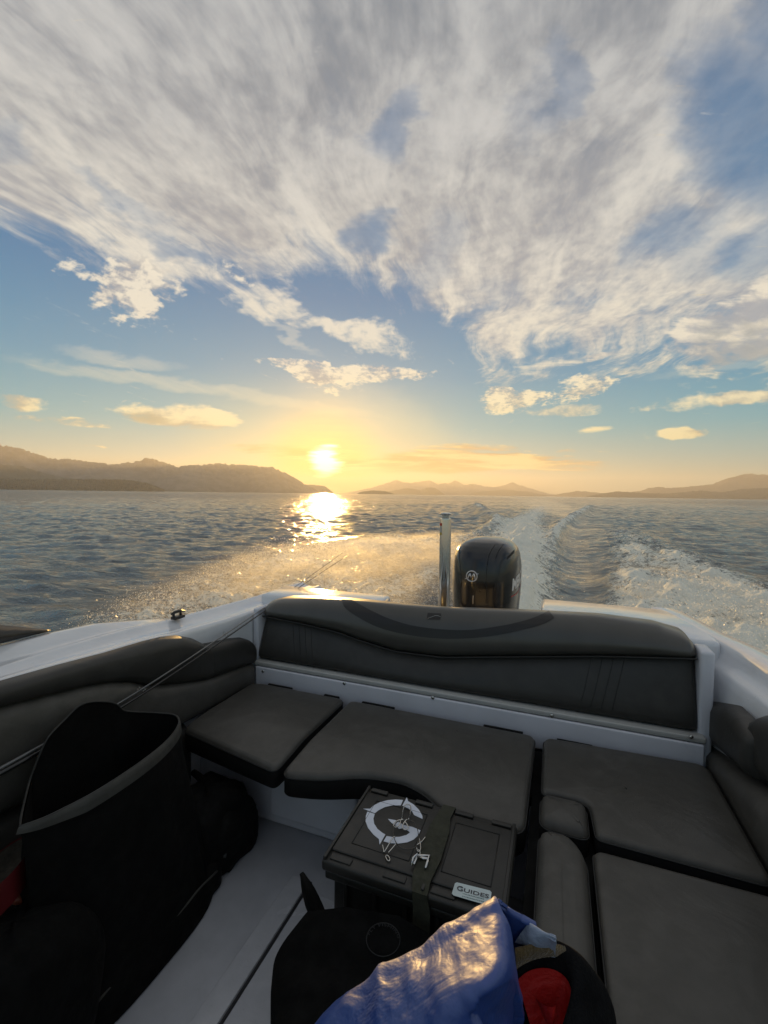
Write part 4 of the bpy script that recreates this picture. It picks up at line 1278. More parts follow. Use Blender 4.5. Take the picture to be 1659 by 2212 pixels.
# ---- storage crate with its folded lid
M_CRATE = simple('black_crate_plastic', (.010, .010, .008), rough=.5, var=.15, vscale=14, bump=.3, bscale=260, bdist=.001)
M_LID = simple('worn_lid_plastic', (.019, .018, .015), rough=.45, var=.16, vscale=11, bump=.4, bscale=260, bdist=.001)
M_WEB = simple('olive_webbing', (.030, .031, .018), rough=.85, var=.2, vscale=40, bump=.5, bscale=500, bdist=.001)
M_WHITE = simple('white_sticker', (.62, .66, .74), rough=.45, var=.05, vscale=20)
LID = .455
X0, X1, Y0, Y1 = -.556, -.079, 1.028, 1.350
crate = empty('storage_crate', ((X0 + X1) / 2, (Y0 + Y1) / 2, 0))
tag(crate, 'black lidded crate with white emblem and GUIDES sticker on its lid', 'crate')
cb = MB()
cb.box((X0 + .025, Y0 + .022, .004), (X1 - .025, Y1 - .022, LID - .055), .012)
for k in range(6):
    xx = X0 + .06 + k * .082; cb.box((xx, Y0 + .012, .03), (xx + .012, Y0 + .030, LID - .06), .003)
cb.box((X0 + .008, Y0 + .006, LID - .060), (X1 - .008, Y1 - .006, LID - .036), .006)
sharp(cb.build('crate_body', M_CRATE, crate), 40)
lid = MB()
XM = -.291
lid.box((X0, Y0, LID - .036), (XM - .004, Y1, LID - .006), .008); lid.box((XM + .002, Y0, LID - .036), (X1, Y1, LID - .006), .008)
for (a, b) in ((X0, XM - .002), (XM + .004, X1)):                       # raised field and lip on each leaf
    lid.box((a + .012, Y0 + .038, LID - .008), (b - .010, Y1 - .030, LID), .004)
    lid.box((a + .004, Y0 + .004, LID - .008), (a + .012, Y1 - .004, LID + .003), .002)
lid.box((X1 - .014, Y0 + .004, LID - .008), (X1 - .005, Y1 - .004, LID + .003), .002)
for xa in (X0 + .02, X0 + .17, XM + .03, XM + .14):                        # hinge and latch lugs
    lid.box((xa, Y1 - .024, LID - .007), (xa + .055, Y1 - .008, LID + .002), .002)
    lid.box((xa, Y0 + .010, LID - .007), (xa + .060, Y0 + .030, LID - .002), .002)
lid_o = sharp(lid.build('lid', M_LID, crate), 40)
lines = MB()                                                                # moulded frame lines
def frame_line(x0, y0, x1, y1):
    for a, b in (((x0, y0), (x1, y0)), ((x1, y0), (x1, y1)), ((x1, y1), (x0, y1)), ((x0, y1), (x0, y0))):
        lines.tube([(a[0], a[1], LID + .0003), (b[0], b[1], LID + .0003)], .0014, 6)
frame_line(XM + .042, Y0 + .075, X1 - .045, Y1 - .062); frame_line(X0 + .055, Y0 + .075, XM - .045, Y1 - .062)
lines.build('moulded_line', M_CRATE, lid_o)
Z6 = lambda x, y: (685.75 + x * .28106, 1673.2 + y * .28106)
# strap over the joint
st = MB()
sa = [U(*Z6(890, 190), z=LID + .004), U(*Z6(1028, 225), z=LID + .004), U(*Z6(905, 480), z=LID + .006), U(*Z6(965, 400), z=LID + .004)]
xl, xr = -.309, -.261
prof = [(Y1 + .004, .20), (Y1 + .005, LID - .03), (Y1 - .004, LID + .004), (Y1 - .06, LID + .007), (1.24, LID + .006), (1.13, LID + .009), (Y0 + .03, LID + .006), (Y0 - .003, LID - .004), (Y0 - .005, LID - .04), (Y0 - .004, .12)]
st.loft([[(xl + .010 * math.sin(i), y, z), (xr + .006 * math.sin(i * 1.7), y, z), (xr + .006 * math.sin(i * 1.7), y, z - .003), (xl + .010 * math.sin(i), y, z - .003)] for i, (y, z) in enumerate(prof)])
st.build('strap', M_WEB, crate, smooth=False)
bk = MB()
q = [U(*Z6(740, 690), z=LID + .012), U(*Z6(770, 620), z=LID + .014), U(*Z6(860, 625), z=LID + .014), U(*Z6(830, 720), z=LID + .012)]
bk.tube([q[0], q[1], q[2], q[3]], .0035, 6); bk.tube([U(*Z6(790, 640), z=LID + .012), U(*Z6(850, 650), z=LID + .012)], .004, 6)
bk.tube([U(*Z6(722, 700), z=LID + .010), U(*Z6(735, 640), z=LID + .020), U(*Z6(765, 610), z=LID + .022), U(*Z6(780, 640), z=LID + .016)], .0028, 6)
bk.build('strap_buckle', M_STEEL, crate)
# emblem: a broken ring with four needle points and a tongue
def plate(name, polys, z, mat, parent, h=.0008):
    b = MB()
    for P in polys:
        a = [U(*Z6(*p), z=z) for p in P]
        b.loft([a, [v + Vector((0, 0, h)) for v in a]])
    return b.build(name, mat, parent, smooth=False)
em = [
    [(658, 197), (600, 193), (540, 198), (480, 214), (430, 240), (405, 264), (352, 264), (442, 298), (468, 276), (520, 250), (575, 238), (640, 238)],
    [(687, 176), (652, 240), (700, 262), (728, 285), (742, 312), (808, 342), (806, 318), (780, 272), (740, 232), (697, 206)],
    [(384, 286), (440, 304), (430, 340), (436, 380), (462, 420), (500, 450), (522, 462), (478, 540), (472, 496), (430, 462), (388, 410), (370, 360), (372, 318)],
    [(532, 474), (580, 482), (632, 480), (684, 466), (712, 446), (700, 436), (660, 412), (626, 418), (606, 396), (568, 372), (542, 342), (600, 352), (660, 388), (730, 404), (792, 430), (776, 466), (740, 500), (690, 522), (620, 532), (556, 528), (508, 514)],
]
plate('emblem', em, LID + .0006, M_WHITE, lid_o)
# sticker
stk = [(1072, 830), (1325, 893), (1338, 908), (1326, 1000), (1312, 1008), (1046, 930), (1033, 915), (1056, 838)]
plate('sticker', [stk], LID + .0006, simple('pale_blue_sticker', (.50, .58, .58), rough=.4, var=.06, vscale=30), lid_o)
o_ = U(*Z6(1066, 885), z=LID + .0022); ex = U(*Z6(1316, 952), z=LID + .0022) - o_; eh = U(*Z6(1074, 850), z=LID + .0022) - o_
tv, tf = text_mesh('GUIDES', 1.0, .012, 1.0)
wx = max(p.x for p in tv)
M_INK = simple('dark_ink', (.03, .025, .035), rough=.5); M_INK2 = simple('teal_ink', (.12, .20, .20), rough=.5)
V = []
for p in tv:
    k = 1.0 if p.x / wx < .19 else .80
    q = o_ + ex * (p.x / wx) + eh * (p.y / .70 * k); q.z = LID + .0022; V.append(q)
mesh_obj('sticker_lettering', V, tf, M_INK, lid_o, smooth=False)
small = MB(); r_ = random.Random(3)
for row, (a, b) in enumerate((((1112, 910), (1290, 958)), ((1108, 930), (1288, 978)))):
    A, B = Vector(a), Vector(b); t = 0.03
    while t < .97:
        w = r_.uniform(.02, .06); p, q = A.lerp(B, t), A.lerp(B, min(1, t + w))
        small.loft([[U(*Z6(p.x, p.y), z=LID + .0018), U(*Z6(q.x, q.y), z=LID + .0018), U(*Z6(q.x - 1, q.y + 5), z=LID + .0018), U(*Z6(p.x - 1, p.y + 5), z=LID + .0018)],
                    [v + Vector((0, 0, .0004)) for v in (U(*Z6(p.x, p.y), z=LID + .0018), U(*Z6(q.x, q.y), z=LID + .0018), U(*Z6(q.x - 1, q.y + 5), z=LID + .0018), U(*Z6(p.x - 1, p.y + 5), z=LID + .0018))]])
        t += w + r_.uniform(.012, .03)
small.build('sticker_small_print', M_INK2, lid_o, smooth=False)

# ---- wire ring with clips on the lid
M_WIRE = simple('bright_wire', (.60, .58, .54), rough=.18, metal=1.0); M_WIRE2 = simple('dark_wire', (.10, .095, .085), rough=.25, metal=1.0)
wr = empty('clip_ring', U(*Z6(680, 460), z=LID))
tag(wr, 'steel wire ring holding bent wire clips on the black crate lid', 'ring of clips')
def wire(name, pts, r, mat, cyc=False, zs=None):
    q = [U(*Z6(x, y), z=LID + (z if zs is None else zs)) for x, y, z in pts]
    q = spline(q + ([q[0]] if cyc else []), 5)
    if cyc: q = q[:-1]
    return MB().tube(q, r, 6, cyclic=cyc).build(name, mat, wr)
wire('ring', [(680, 346, .012), (735, 362, .014), (768, 420, .016), (775, 480, .016), (765, 540, .012), (730, 570, .008), (680, 574, .006), (630, 555, .006), (598, 510, .010), (582, 450, .014), (590, 395, .015), (625, 355, .014)], .0013, M_WIRE2, True)
wire('wire_clip', [(648, 345, .016), (655, 290, .012), (668, 240, .010), (695, 230, .010), (716, 245, .010), (712, 300, .012), (700, 345, .016)], .0016, M_WIRE)
wire('wire_clip', [(660, 345, .016), (620, 352, .016), (590, 372, .015), (586, 395, .014), (605, 404, .013), (630, 388, .014), (640, 350, .016)], .0016, M_WIRE)
wire('wire_clip', [(690, 343, .016), (672, 360, .016), (655, 390, .015), (658, 415, .014), (680, 424, .013), (698, 412, .014), (690, 385, .015), (668, 356, .016)], .0016, M_WIRE)
wire('wire_clip', [(500, 538, .008), (508, 575, .006), (516, 590, .006), (578, 488, .012), (598, 480, .014)], .0015, M_WIRE)
wire('wire_clip', [(604, 532, .010), (572, 570, .008), (545, 600, .006)], .0015, M_WIRE)
wire('wire_clip', [(522, 625, .004), (535, 655, .004), (552, 664, .004), (556, 645, .004), (540, 622, .004), (524, 622, .004)], .0015, M_WIRE)
wire('wire_clip', [(830, 478, .012), (800, 515, .012), (765, 540, .012)], .0015, M_WIRE)
wire('wire_clip', [(782, 488, .012), (792, 540, .012), (790, 580, .012), (772, 590, .012), (762, 560, .012)], .0015, M_WIRE)
wire('wire_clip', [(775, 575, .012), (790, 600, .012), (770, 640, .010), (750, 665, .008)], .0015, M_WIRE)

# ---- soft bags
M_CLOTH = simple('black_bag_cloth', (.0024, .0024, .0022), rough=.9, var=.3, vscale=10, bump=.5, bscale=140, bdist=.003, spec=.15)
M_CLOTH2 = simple('black_ballistic_cloth', (.0035, .0035, .0032), rough=.85, var=.3, vscale=14, bump=.5, bscale=260, bdist=.002, spec=.2)
M_BAND = simple('grey_rim_band', (.042, .041, .035), rough=.7, var=.15, vscale=12, bump=.4, bscale=300)
C7 = lambda x, y: (x * .3307, 1481.1 + y * .3307)
tote = empty('tote_bag', (-1.25, .95, 0))
tag(tote, 'large black open bag with pale rim band on the deck by padded side', 'bag')
# rim surveyed along its edge: near edge straight, far side standing up as a flap
rim_px = [(130, 925, .60), (280, 872, .60), (430, 800, .60), (570, 728, .605), (700, 650, .61), (830, 565, .61), (950, 480, .61), (1050, 400, .605), (1120, 330, .60), (1160, 270, .60),
          (1166, 225, .60), (1130, 192, .605), (1000, 180, .61), (870, 175, .60), (805, 165, .60), (770, 130, .62), (720, 112, .63), (640, 108, .64), (560, 118, .64), (500, 150, .63), (430, 220, .62), (360, 290, .61), (310, 350, .60), (265, 440, .59), (225, 540, .585), (190, 640, .58), (160, 760, .58), (140, 850, .59)]
rim = [U(*C7(x, y), z=z) for x, y, z in rim_px]
rim = [U(*C7(x, y), x=-1.372) if p.x < -1.372 else p for (x, y, z), p in zip(rim_px, rim)]   # the back wall leans on the side pad and stands higher
rim = spline(rim + [rim[0]], 3)[:-1]
cen = sum(rim, Vector()) / len(rim)
base_c = Vector((-1.215, .98, .004))
body = MB(); rings = []
for t in (0, .04, .10, .25, .45, .65, .85, .97, 1.0):
    rg = []
    for i, p in enumerate(rim):
        a = math.atan2(p.y - cen.y, p.x - cen.x)
        e = 2 / 3.2
        bx = base_c.x + math.copysign(abs(math.cos(a)) ** e, math.cos(a)) * .165
        by = base_c.y + math.copysign(abs(math.sin(a)) ** e, math.sin(a)) * .29
        q = p.lerp(Vector((bx, by, .006)), t)
        s = math.sin(math.pi * t)
        f = 1 + .06 * s
        q.x = base_c.x + (q.x - base_c.x) * f if q.x > base_c.x else max(-1.408, q.x)
        w = .026 * s * (float(fbm(np.array(a * 2.6 + t * .8), np.array(t * 2.2), 2, 4)) - .5) * 2
        q += Vector((math.cos(a) * w, math.sin(a) * w, 0))
        if q.x < -1.408: q.x = -1.408
        rg.append(q)
    rings.append(rg)
inner = []
for t in (0.0, .1, .4, .8):
    inner.append([p.lerp(cen, .03 + .10 * t) + Vector((0, 0, -(.002 + .5 * t))) for p in rim])
body.loft(rings, caps=False); body.f.append(tuple(range(len(body.v) - len(rim), len(body.v)))); body.m.append(0)
bagb = body.build('bag_body', M_CLOTH, tote)
ib = MB(); ib.loft(inner, caps=False); ib.f.append(tuple(range(len(ib.v) - len(rim), len(ib.v)))); ib.m.append(0)
ib.build('bag_lining', M_CLOTH, tote)
# band along the near edge of the rim
bn = MB(); rows = []
NB = 33
for i in range(0, NB):
    p = rim[i]; k = min(1, max(.0, (i + 1) / 10)) * min(1, (NB - i) / 3)
    out_ = Vector((p.x - cen.x, p.y - cen.y, 0)).normalized()
    h = .008 + .026 * k
    rows.append([p + out_ * .001 + Vector((0, 0, .003)), p + out_ * .006 + Vector((0, 0, .001)), p + out_ * .009 + Vector((0, 0, -h * .5)), p + out_ * .011 + Vector((0, 0, -h))])
bn.loft(rows, closed=False, caps=False); bn.build('rim_band', M_BAND, tote)
MB().tube([p + Vector((0, 0, .002)) for p in rim], .0028, 6, cyclic=True).build('rim_piping', simple('grey_piping', (.030, .029, .026), rough=.7), tote)
# padded foot of the bag
ft = cushion('bag_foot', [(-1.395, .66), (-1.13, .68), (-1.075, .95), (-1.085, 1.27), (-1.13, 1.31), (-1.395, 1.25)], .003, .085, tote, corner=.05, edge=.03, mats=(M_CLOTH2, M_CLOTH2), seed=9)
sp = [U(434, 1861, x=-1.055), U(400, 1893, x=-1.055), U(372, 1922, x=-1.055), U(346, 1952, x=-1.055)]
MB().tube([Vector((-1.066, y, .105 + .004 * math.sin(y * 40))) for y in np.linspace(.78, 1.22, 14)], .0035, 5).build('base_piping', M_BAND, tote)
# hanging web strap at the near side
ws_ = MB(); A_ = [U(262, 2000, z=.20), U(266, 2070, z=.12), U(262, 2140, z=.03), U(232, 2180, z=.012)]
B_ = [U(280, 2002, z=.20), U(288, 2070, z=.12), U(284, 2135, z=.03), U(262, 2190, z=.012)]
ws_.loft([[a, b, b + Vector((0, 0, .004)), a + Vector((0, 0, .004))] for a, b in zip(spline(A_, 4), spline(B_, 4))]); ws_.build('web_strap', simple('dark_green_webbing', (.016, .022, .018), rough=.8, bump=.3, bscale=400), tote)

# ---- small rucksack behind the open bag
ruck = empty('rucksack', (-1.12, 1.38, 0))
tag(ruck, 'black rucksack with grey buckles on the deck between open bag and seat', 'rucksack')
def lump(name, c, r, mat, parent, e=2.6, seed=0, amp=.05, n=40, m_=22, squash=0.0):
    b = MB(); rings = []; c = Vector(c)
    for i in range(m_):
        ph = -math.pi / 2 + math.pi * i / (m_ - 1)
        rg = []
        for j in range(n):
            th = 2 * math.pi * j / n
            f = lambda v_, ex: math.copysign(abs(v_) ** (2 / ex), v_)
            x = f(math.cos(ph), e) * f(math.cos(th), e); y = f(math.cos(ph), e) * f(math.sin(th), e); z = f(math.sin(ph), e)
            w = 1 + amp * 2 * (float(fbm(np.array(math.cos(th) * 1.4 + z * 1.1 + seed), np.array(math.sin(th) * 1.4 + z * .7), seed % 5, 3)) - .5)
            p = Vector((x * r[0] * w, y * r[1] * w, z * r[2] * w)) + c
            p.z = max(p.z, .004)
            rg.append(p)
        rings.append(rg)
    b.loft(rings)
    return b.build(name, mat, parent)
lump('bag_body', (-1.235, 1.35, .125), (.13, .14, .15), M_CLOTH2, ruck, e=3.6, seed=3, amp=.16)
lump('front_pocket', (-1.165, 1.38, .10), (.09, .12, .115), M_CLOTH2, ruck, e=3.4, seed=8, amp=.2)
pk = MB(); a = U(506, 1698, z=.215)
pk.box((a.x - .055, a.y - .03, .19), (a.x + .03, a.y + .03, .222), .008); pk.build('top_handle', M_BLACKPL, ruck)
b_ = MB(); b_.tube([U(447, 1765, z=.22), U(449, 1782, z=.20)], .010, 8); b_.build('buckle', simple('pale_grey_plastic', (.16, .16, .155), rough=.5), ruck)
b_ = MB(); P1 = [U(455, 1785, z=.19), U(462, 1802, z=.16), U(476, 1830, z=.12), U(482, 1850, z=.09)]; P2 = [U(472, 1782, z=.19), U(485, 1800, z=.16), U(492, 1822, z=.12), U(488, 1850, z=.09)]
b_.loft([[p, q, q + Vector((0, 0, -.006)), p + Vector((0, 0, -.006))] for p, q in zip(spline(P1, 4), spline(P2, 4))]); b_.build('side_strap', simple('grey_webbing', (.045, .05, .05), rough=.7, bump=.3, bscale=400), ruck)
b_ = MB(); b_.tube([U(418, 1668, z=.26), U(445, 1690, z=.26), U(470, 1715, z=.25), U(495, 1760, z=.20)], [.012, .016, .016, .012], 8); b_.build('shoulder_strap', M_CLOTH2, ruck)

# ---- black daypack in front of the crate, its pointed pull tab standing up
day = empty('daypack', (-.36, .86, 0))
tag(day, 'black daypack with pointed tab and round patch in front of the crate', 'daypack')
b = MB(); rings = []
outl = [(594, 2212), (589, 2150), (588, 2110), (594, 2070), (612, 2035), (640, 1998), (664, 1968)]
edge3 = [U(px, py, z=z) for (px, py), z in zip(outl, (.30, .30, .30, .31, .33, .35, .37))]
edge3 = [U(588, 2212, z=.30) + Vector((.03, -.30, -.02))] + edge3
edge3 = spline(edge3, 3)
for k, t in enumerate((0, .08, .2, .45, .75, 1.0)):
    rg = []
    for p in edge3:                                                          # from the left outline over the top and down to the right
        rise = .06 * math.sin(math.pi * min(1, t * 1.1)) + .012 * (float(fbm(np.array(p.y * 6), np.array(t * 5), 1, 3)) - .5)
        rg.append(Vector((p.x + (.52) * t, p.y + .05 * t, p.z + rise - .05 * t * t)))
    rings.append(rg)
side = [[Vector((p.x + .012, p.y + .01, .004)) for p in edge3], [Vector((p.x - .004, p.y, p.z * .45)) for p in edge3], [Vector((p.x - .004, p.y, p.z - .04)) for p in edge3]]
b.loft(side + rings, closed=False, caps=False)
last = [r[-1] for r in side + rings]                                        # close the end towards the crate
b.loft([last, [Vector((q.x, q.y + .004, .004)) for q in last]], closed=False, caps=False)
db = b.build('pack_body', M_CLOTH, day)
tabp = [(652, 1884), (656, 1884), (662, 1892), (680, 1918), (700, 1960), (718, 2010)]
tabl = [(652, 1884), (650, 1892), (650, 1912), (655, 1940), (664, 1970), (690, 2020)]
A_ = [U(px, py, y=1.06 - .015 * i) for i, (px, py) in enumerate(tabp)]; B_ = [U(px, py, y=1.06 - .015 * i) for i, (px, py) in enumerate(tabl)]
tb_ = MB(); tb_.loft([[a, (a + c) / 2 + Vector((0, -.012, .004)), c, (a + c) / 2 + Vector((0, .008, -.004))] for a, c in zip(spline(A_, 4), spline(B_, 4))]); tb_.build('pull_tab', M_CLOTH, day)
bpy.context.view_layer.update()
tdv = bvh_of(db)
# round embroidered patch with small raised letters round its edge
pc = [drape(tdv, 828 + 36 * math.cos(t), 2030 + 36 * math.sin(t), .002) for t in np.linspace(0, 2 * math.pi, 37)[:-1]]
if None not in pc:
    MB().tube(pc, .0012, 5, cyclic=True).build('patch_edge', simple('patch_thread', (.012, .012, .012), rough=.8), day)
    tv, tf = text_mesh('FLY FISHING', 1.0, .0, 1.15); wx = max(p.x for p in tv); V = []
    for p in tv:
        a = math.radians(200 + 150 * p.x / wx); rr = 31 + 9 * p.y
        q = drape(tdv, 828 + rr * math.cos(a), 2032 + rr * math.sin(a), .0025); V.append(q if q is not None else pc[0])
    mesh_obj('patch_lettering', V, tf, simple('grey_thread', (.022, .022, .021), rough=.8), day, smooth=False)

# ---- folded dark garment at the very front left, red-rimmed case and buckles
bun = empty('dry_bag', (-1.12, .62, 0))
tag(bun, 'black limp dry bag with clips at lower left, before the open bag', 'dry bag')
lump('bag_body', (-1.155, .645, .20), (.135, .19, .205), M_CLOTH, bun, seed=2, amp=.10)
q = MB(); q.tube([U(56, 1988, z=.30), U(60, 2002, z=.29), U(64, 2014, z=.28)], .0075, 8); q.build('clip', simple('pale_clip', (.30, .30, .28), rough=.4), bun)
q = MB(); q.tube([U(77, 2002, z=.29), U(82, 2012, z=.28)], .0042, 8); q.build('green_pull', simple('green_cord', (.01, .12, .02), rough=.6), bun)
q = MB(); q.tube([U(60, 2014, z=.29), U(60, 2045, z=.25), U(66, 2058, z=.24), U(78, 2052, z=.25), U(84, 2028, z=.27)], .0035, 6); q.build('cord', simple('grey_cord', (.05, .05, .05), rough=.6), bun)
q = MB(); q.tube([U(24, 1943, z=.36), U(40, 1942, z=.36), U(52, 1946, z=.355)], [.009, .013, .008], 10); q.build('orange_toggle', simple('orange_plastic', (.16, .035, .012), rough=.5), bun)
case = empty('open_case', (-1.3, .62, .45))
tag(case, 'small open case with a dark red rim at the left edge', 'case')
rp = spline([U(px, py, z=.50) for px, py in ((-30, 1935), (20, 1890), (52, 1852), (68, 1820), (66, 1806), (52, 1806), (28, 1818), (0, 1838), (-40, 1868))], 4)
q = MB(); q.loft([[p, p + Vector((0, 0, -.03)), p + Vector((.002, 0, -.075))] for p in rp], closed=False, caps=False); q.build('case_rim', simple('dark_red_rim', (.10, .008, .010), rough=.45), case)
cc = sum(rp, Vector()) / len(rp)
q = MB(); q.loft([[p + Vector((0, 0, -.004)) for p in rp], [p.lerp(cc, .25) + Vector((0, 0, -.045)) for p in rp]], closed=False, caps=False)
q.f.append(tuple(range(len(rp), 2 * len(rp)))); q.m.append(0); q.build('case_lining', simple('fuzzy_brown_lining', (.030, .024, .017), rough=.95, var=.4, vscale=40, bump=.8, bscale=120), case)

# ---- blue waterproof jacket in a heap over the lap, and the fleece hat beside it
def cloth_mat(name, col, rough, wr_scale, wr, sheen=.0, spec=.5, seed=0.0):
    m, g, out = new_mat(name)
    co = g.node('ShaderNodeTexCoord').outputs['Object']
    x, y, z = g.sep(co)
    n1 = g.noise(g.xyz(x + seed, y, z), wr_scale, 4, .55, .9)
    n2 = g.noise(g.xyz(x, y + seed, z), wr_scale * 5, 3, .6, .4)
    n3 = g.noise(co, 900, 2, .5)
    p = principled(g, out, Base_Color=g.mix(n2, (col[0] * .85, col[1] * .85, col[2] * .85, 1), (*col, 1)), Roughness=rough)
    p.inputs['Specular IOR Level'].default_value = spec; p.inputs['Sheen Weight'].default_value = sheen
    b1 = g.bump(n1, wr, .02); b2 = g.bump(n2, wr * .6, .004, b1)
    g.put(p.inputs['Normal'], g.bump(n3, .12, .0006, b2))
    return m
M_BLUE = cloth_mat('blue_waterproof', (.014, .055, .26), .50, 9, .55, spec=1.0)
jk = empty('rain_jacket', (-.08, .5, .6))
tag(jk, 'blue waterproof jacket heaped in the sun at lower centre, beside the hat', 'jacket')
# rows run from the far hem (outline) towards the eye; columns from left to the ridge
def grid(rows, nu, nv):
    R_ = [spline(r, nu) for r in rows]
    C_ = [spline([r[i] for r in R_], nv) for i in range(len(R_[0]))]
    return C_
def cloth_from(name, rows, mat, parent, thick=.004, nu=10, nv=10, amp=.006, fr=16, seed=0, nsub=None):
    Cg = grid(rows, nu, nv); n, m_ = len(Cg), len(Cg[0]); V = []; F = []
    for i in range(n):
        for j in range(m_):
            p = Cg[i][j]
            a = Cg[min(i + 1, n - 1)][j] - Cg[max(i - 1, 0)][j]; b = Cg[i][min(j + 1, m_ - 1)] - Cg[i][max(j - 1, 0)]
            nn = a.cross(b); nn = nn.normalized() if nn.length > 1e-9 else Vector((0, 0, 1))
            if nn.z < 0: nn = -nn
            w = (1 - abs(2 * float(fbm(np.array(p.x * fr + seed), np.array(p.y * fr * .7 + p.z * 9), 1, 4)) - 1)) - .6
            V.append(p + nn * (w * amp * 2))
    for i in range(n - 1):
        for j in range(m_ - 1): F.append((i * m_ + j, i * m_ + j + 1, (i + 1) * m_ + j + 1, (i + 1) * m_ + j))
    o = mesh_obj(name, V, F, mat, parent)
    s = o.modifiers.new('thickness', 'SOLIDIFY'); s.thickness = thick; s.offset = -1
    return o
J = lambda px, py, z: U(px, py, z=z)
far = [J(640, 2260, .66), J(700, 2192, .70), J(770, 2128, .74), J(830, 2090, .775), J(880, 2062, .80), J(940, 2024, .825), J(1000, 1988, .85), J(1045, 1963, .868), J(1072, 1950, .876)]
drop = [p + Vector((-.02, .045, -.10)) for p in far]                          # falls away behind the outline
r1 = [J(700, 2290, 0.702), J(760, 2215, 0.747), J(820, 2150, 0.787), J(870, 2110, 0.812), J(920, 2080, 0.830), J(970, 2046, 0.848), J(1030, 2012, 0.868), J(1070, 1985, 0.884), J(1088, 1978, 0.886)]
r2 = [J(760, 2330, 0.735), J(820, 2250, 0.780), J(880, 2180, 0.820), J(920, 2145, 0.840), J(960, 2110, 0.857), J(1010, 2080, 0.873), J(1060, 2050, 0.887), J(1090, 2030, 0.888), J(1108, 2025, 0.872)]
r3 = [J(830, 2380, 0.760), J(890, 2290, 0.805), J(940, 2215, 0.845), J(980, 2180, 0.865), J(1015, 2150, 0.882), J(1050, 2130, 0.892), J(1085, 2110, 0.890), J(1108, 2095, 0.873), J(1116, 2090, 0.845)]
r4 = [J(880, 2440, 0.785), J(940, 2350, 0.815), J(990, 2270, 0.835), J(1025, 2225, 0.847), J(1050, 2200, 0.852), J(1080, 2180, 0.848), J(1105, 2170, 0.830), J(1118, 2160, 0.808), J(1121, 2155, 0.785)]
r5 = [J(900, 2520, 0.780), J(970, 2420, 0.795), J(1020, 2340, 0.805), J(1050, 2290, 0.805), J(1075, 2265, 0.792), J(1095, 2250, 0.780), J(1112, 2240, 0.762), J(1120, 2230, 0.745), J(1122, 2225, 0.720)]
cloth_from('front_panel', [drop, far, r1, r2, r3, r4, r5], M_BLUE, jk, seed=1, amp=.0085, fr=9)
# right face of the peak, and the pale hem flap beyond it
pk0 = [J(1072, 1950, .876), J(1100, 1972, .868), J(1135, 1992, .858), J(1158, 2003, .85)]
pk1 = [J(1080, 1965, .870), J(1098, 1990, .850), J(1118, 2005, .835), J(1135, 2010, .83)]
pk2 = [J(1090, 2000, .855), J(1104, 2020, .826), J(1113, 2034, .806), J(1118, 2040, .80)]
pk3 = [J(1108, 2060, .80), J(1114, 2068, .78), J(1118, 2072, .77), J(1121, 2076, .76)]
cloth_from('side_panel', [[p + Vector((.0, .03, -.08)) for p in pk0], pk0, pk1, pk2, pk3], M_BLUE, jk, seed=4, amp=.002)
f0 = [J(1146, 1997, .855), J(1165, 2008, .856), J(1185, 2020, .855), J(1200, 2030, .848)]
f1 = [J(1128, 2012, .845), J(1152, 2022, .852), J(1180, 2030, .852), J(1203, 2040, .842)]
f2 = [J(1112, 2036, .822), J(1142, 2044, .835), J(1174, 2050, .832), J(1198, 2050, .826)]
cloth_from('hem_flap', [[p + Vector((.0, .03, -.07)) for p in f0], f0, f1, f2], cloth_mat('pale_lining', (.30, .36, .48), .45, 18, .4), jk, seed=6, amp=.0018)

lump('lower_folds', (-.02, .46, .35), (.14, .105, .35), M_BLUE, jk, e=3.2, seed=6, amp=.16)
M_FUR = simple('brown_pile', (.10, .065, .022), rough=.95, var=.35, vscale=60, bump=.8, bscale=260, bdist=.004, sheen=.3)
M_FLEECE = simple('black_fleece', (.006, .006, .007), rough=.95, var=.3, vscale=40, bump=.8, bscale=300, bdist=.003, spec=.1)
M_REDC = cloth_mat('red_lining', (.40, .011, .009), .6, 20, .5, spec=.3, seed=3.0)
hat = empty('fleece_hat', (.04, .52, .75))
tag(hat, 'black fleece hat with brown pile edge and red lining beside the jacket', 'hat')
op_ = [J(px, py, z) for px, py, z in ((1118, 2092, .80), (1140, 2074, .808), (1168, 2066, .812), (1198, 2070, .812), (1222, 2086, .806), (1234, 2112, .80), (1232, 2150, .79), (1222, 2190, .78), (1206, 2240, .77))]
ot_ = [J(px, py, z) for px, py, z in ((1116, 2068, .79), (1140, 2050, .80), (1172, 2040, .806), (1212, 2046, .80), (1258, 2072, .785), (1296, 2112, .765), (1320, 2160, .745), (1332, 2212, .73), (1332, 2290, .72))]
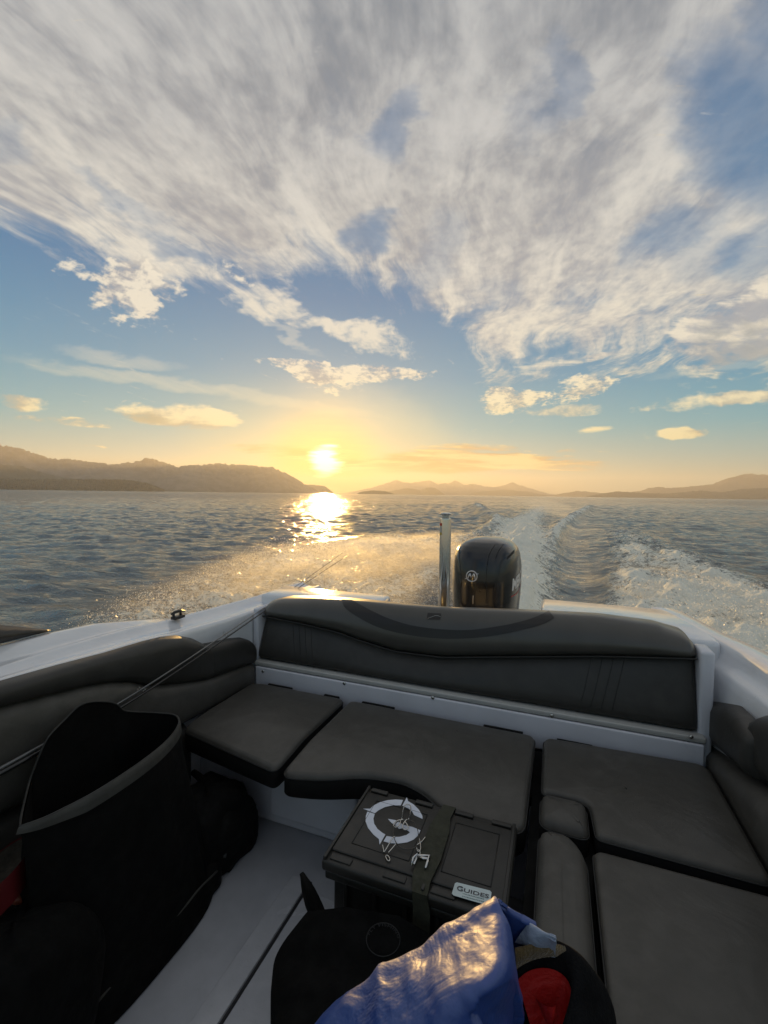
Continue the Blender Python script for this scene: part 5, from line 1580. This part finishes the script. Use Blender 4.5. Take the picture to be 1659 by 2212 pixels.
op_, ot_ = spline(op_, 5), spline(ot_, 5)
hb = MB(); rings = []
for a, c in zip(op_, ot_):
    mdl = (a + c) / 2
    up = Vector((0, 0, 1)); w = (c - a)
    rings.append([a, a.lerp(c, .15) + up * .010, a.lerp(c, .4) + up * .018, a.lerp(c, .7) + up * .013, c, c + Vector((w.x * .1, .01, -.06)), c + Vector((-.02, .02, -.16)), a + Vector((0, .02, -.16)), a + Vector((0, .012, -.06))])
hb.loft(rings); hb.build('hat_shell', M_FLEECE, hat)
fb = MB(); rows = []
f_o = spline([J(px, py, z) for px, py, z in ((1112, 2047, .835), (1135, 2042, .838), (1160, 2036, .838), (1190, 2038, .834), (1217, 2045, .825))], 6)
f_i = spline([J(px, py, z) for px, py, z in ((1114, 2082, .822), (1136, 2068, .828), (1164, 2058, .830), (1196, 2054, .828), (1224, 2056, .815))], 6)
for a, c in zip(f_o, f_i): rows.append([a + Vector((0, .012, -.012)), a, a.lerp(c, .35) + Vector((0, 0, .004)), a.lerp(c, .7) + Vector((0, 0, .003)), c, c + Vector((0, .004, -.012))])
fb.loft(rows, closed=False, caps=False); fb.build('pile_edge', M_FUR, hat)
rl_ = []
cr = J(1172, 2200, .755)
for t in (0, .12, .35, .65, .9):
    rl_.append([p.lerp(cr, t) + Vector((0, 0, -.016 - .03 * math.sin(math.pi * .5 * t) + .010 * math.sin(9 * t + i * .35) * t)) for i, p in enumerate(op_)])
lb = MB(); lb.loft(rl_, closed=False, caps=False)
fl_ = [J(px, py, z) for px, py, z in ((1156, 2156, .772), (1168, 2166, .776), (1182, 2174, .778), (1196, 2175, .782), (1200, 2172, .780))]
fl2 = [J(px, py, z) for px, py, z in ((1160, 2162, .760), (1168, 2182, .755), (1178, 2206, .75), (1190, 2220, .75), (1198, 2215, .755))]
lb.loft([[a, a.lerp(c, .5) + Vector((0, -.004, .004)), c] for a, c in zip(spline(fl_, 4), spline(fl2, 4))], closed=False, caps=False)
lb.build('red_lining', M_REDC, hat)
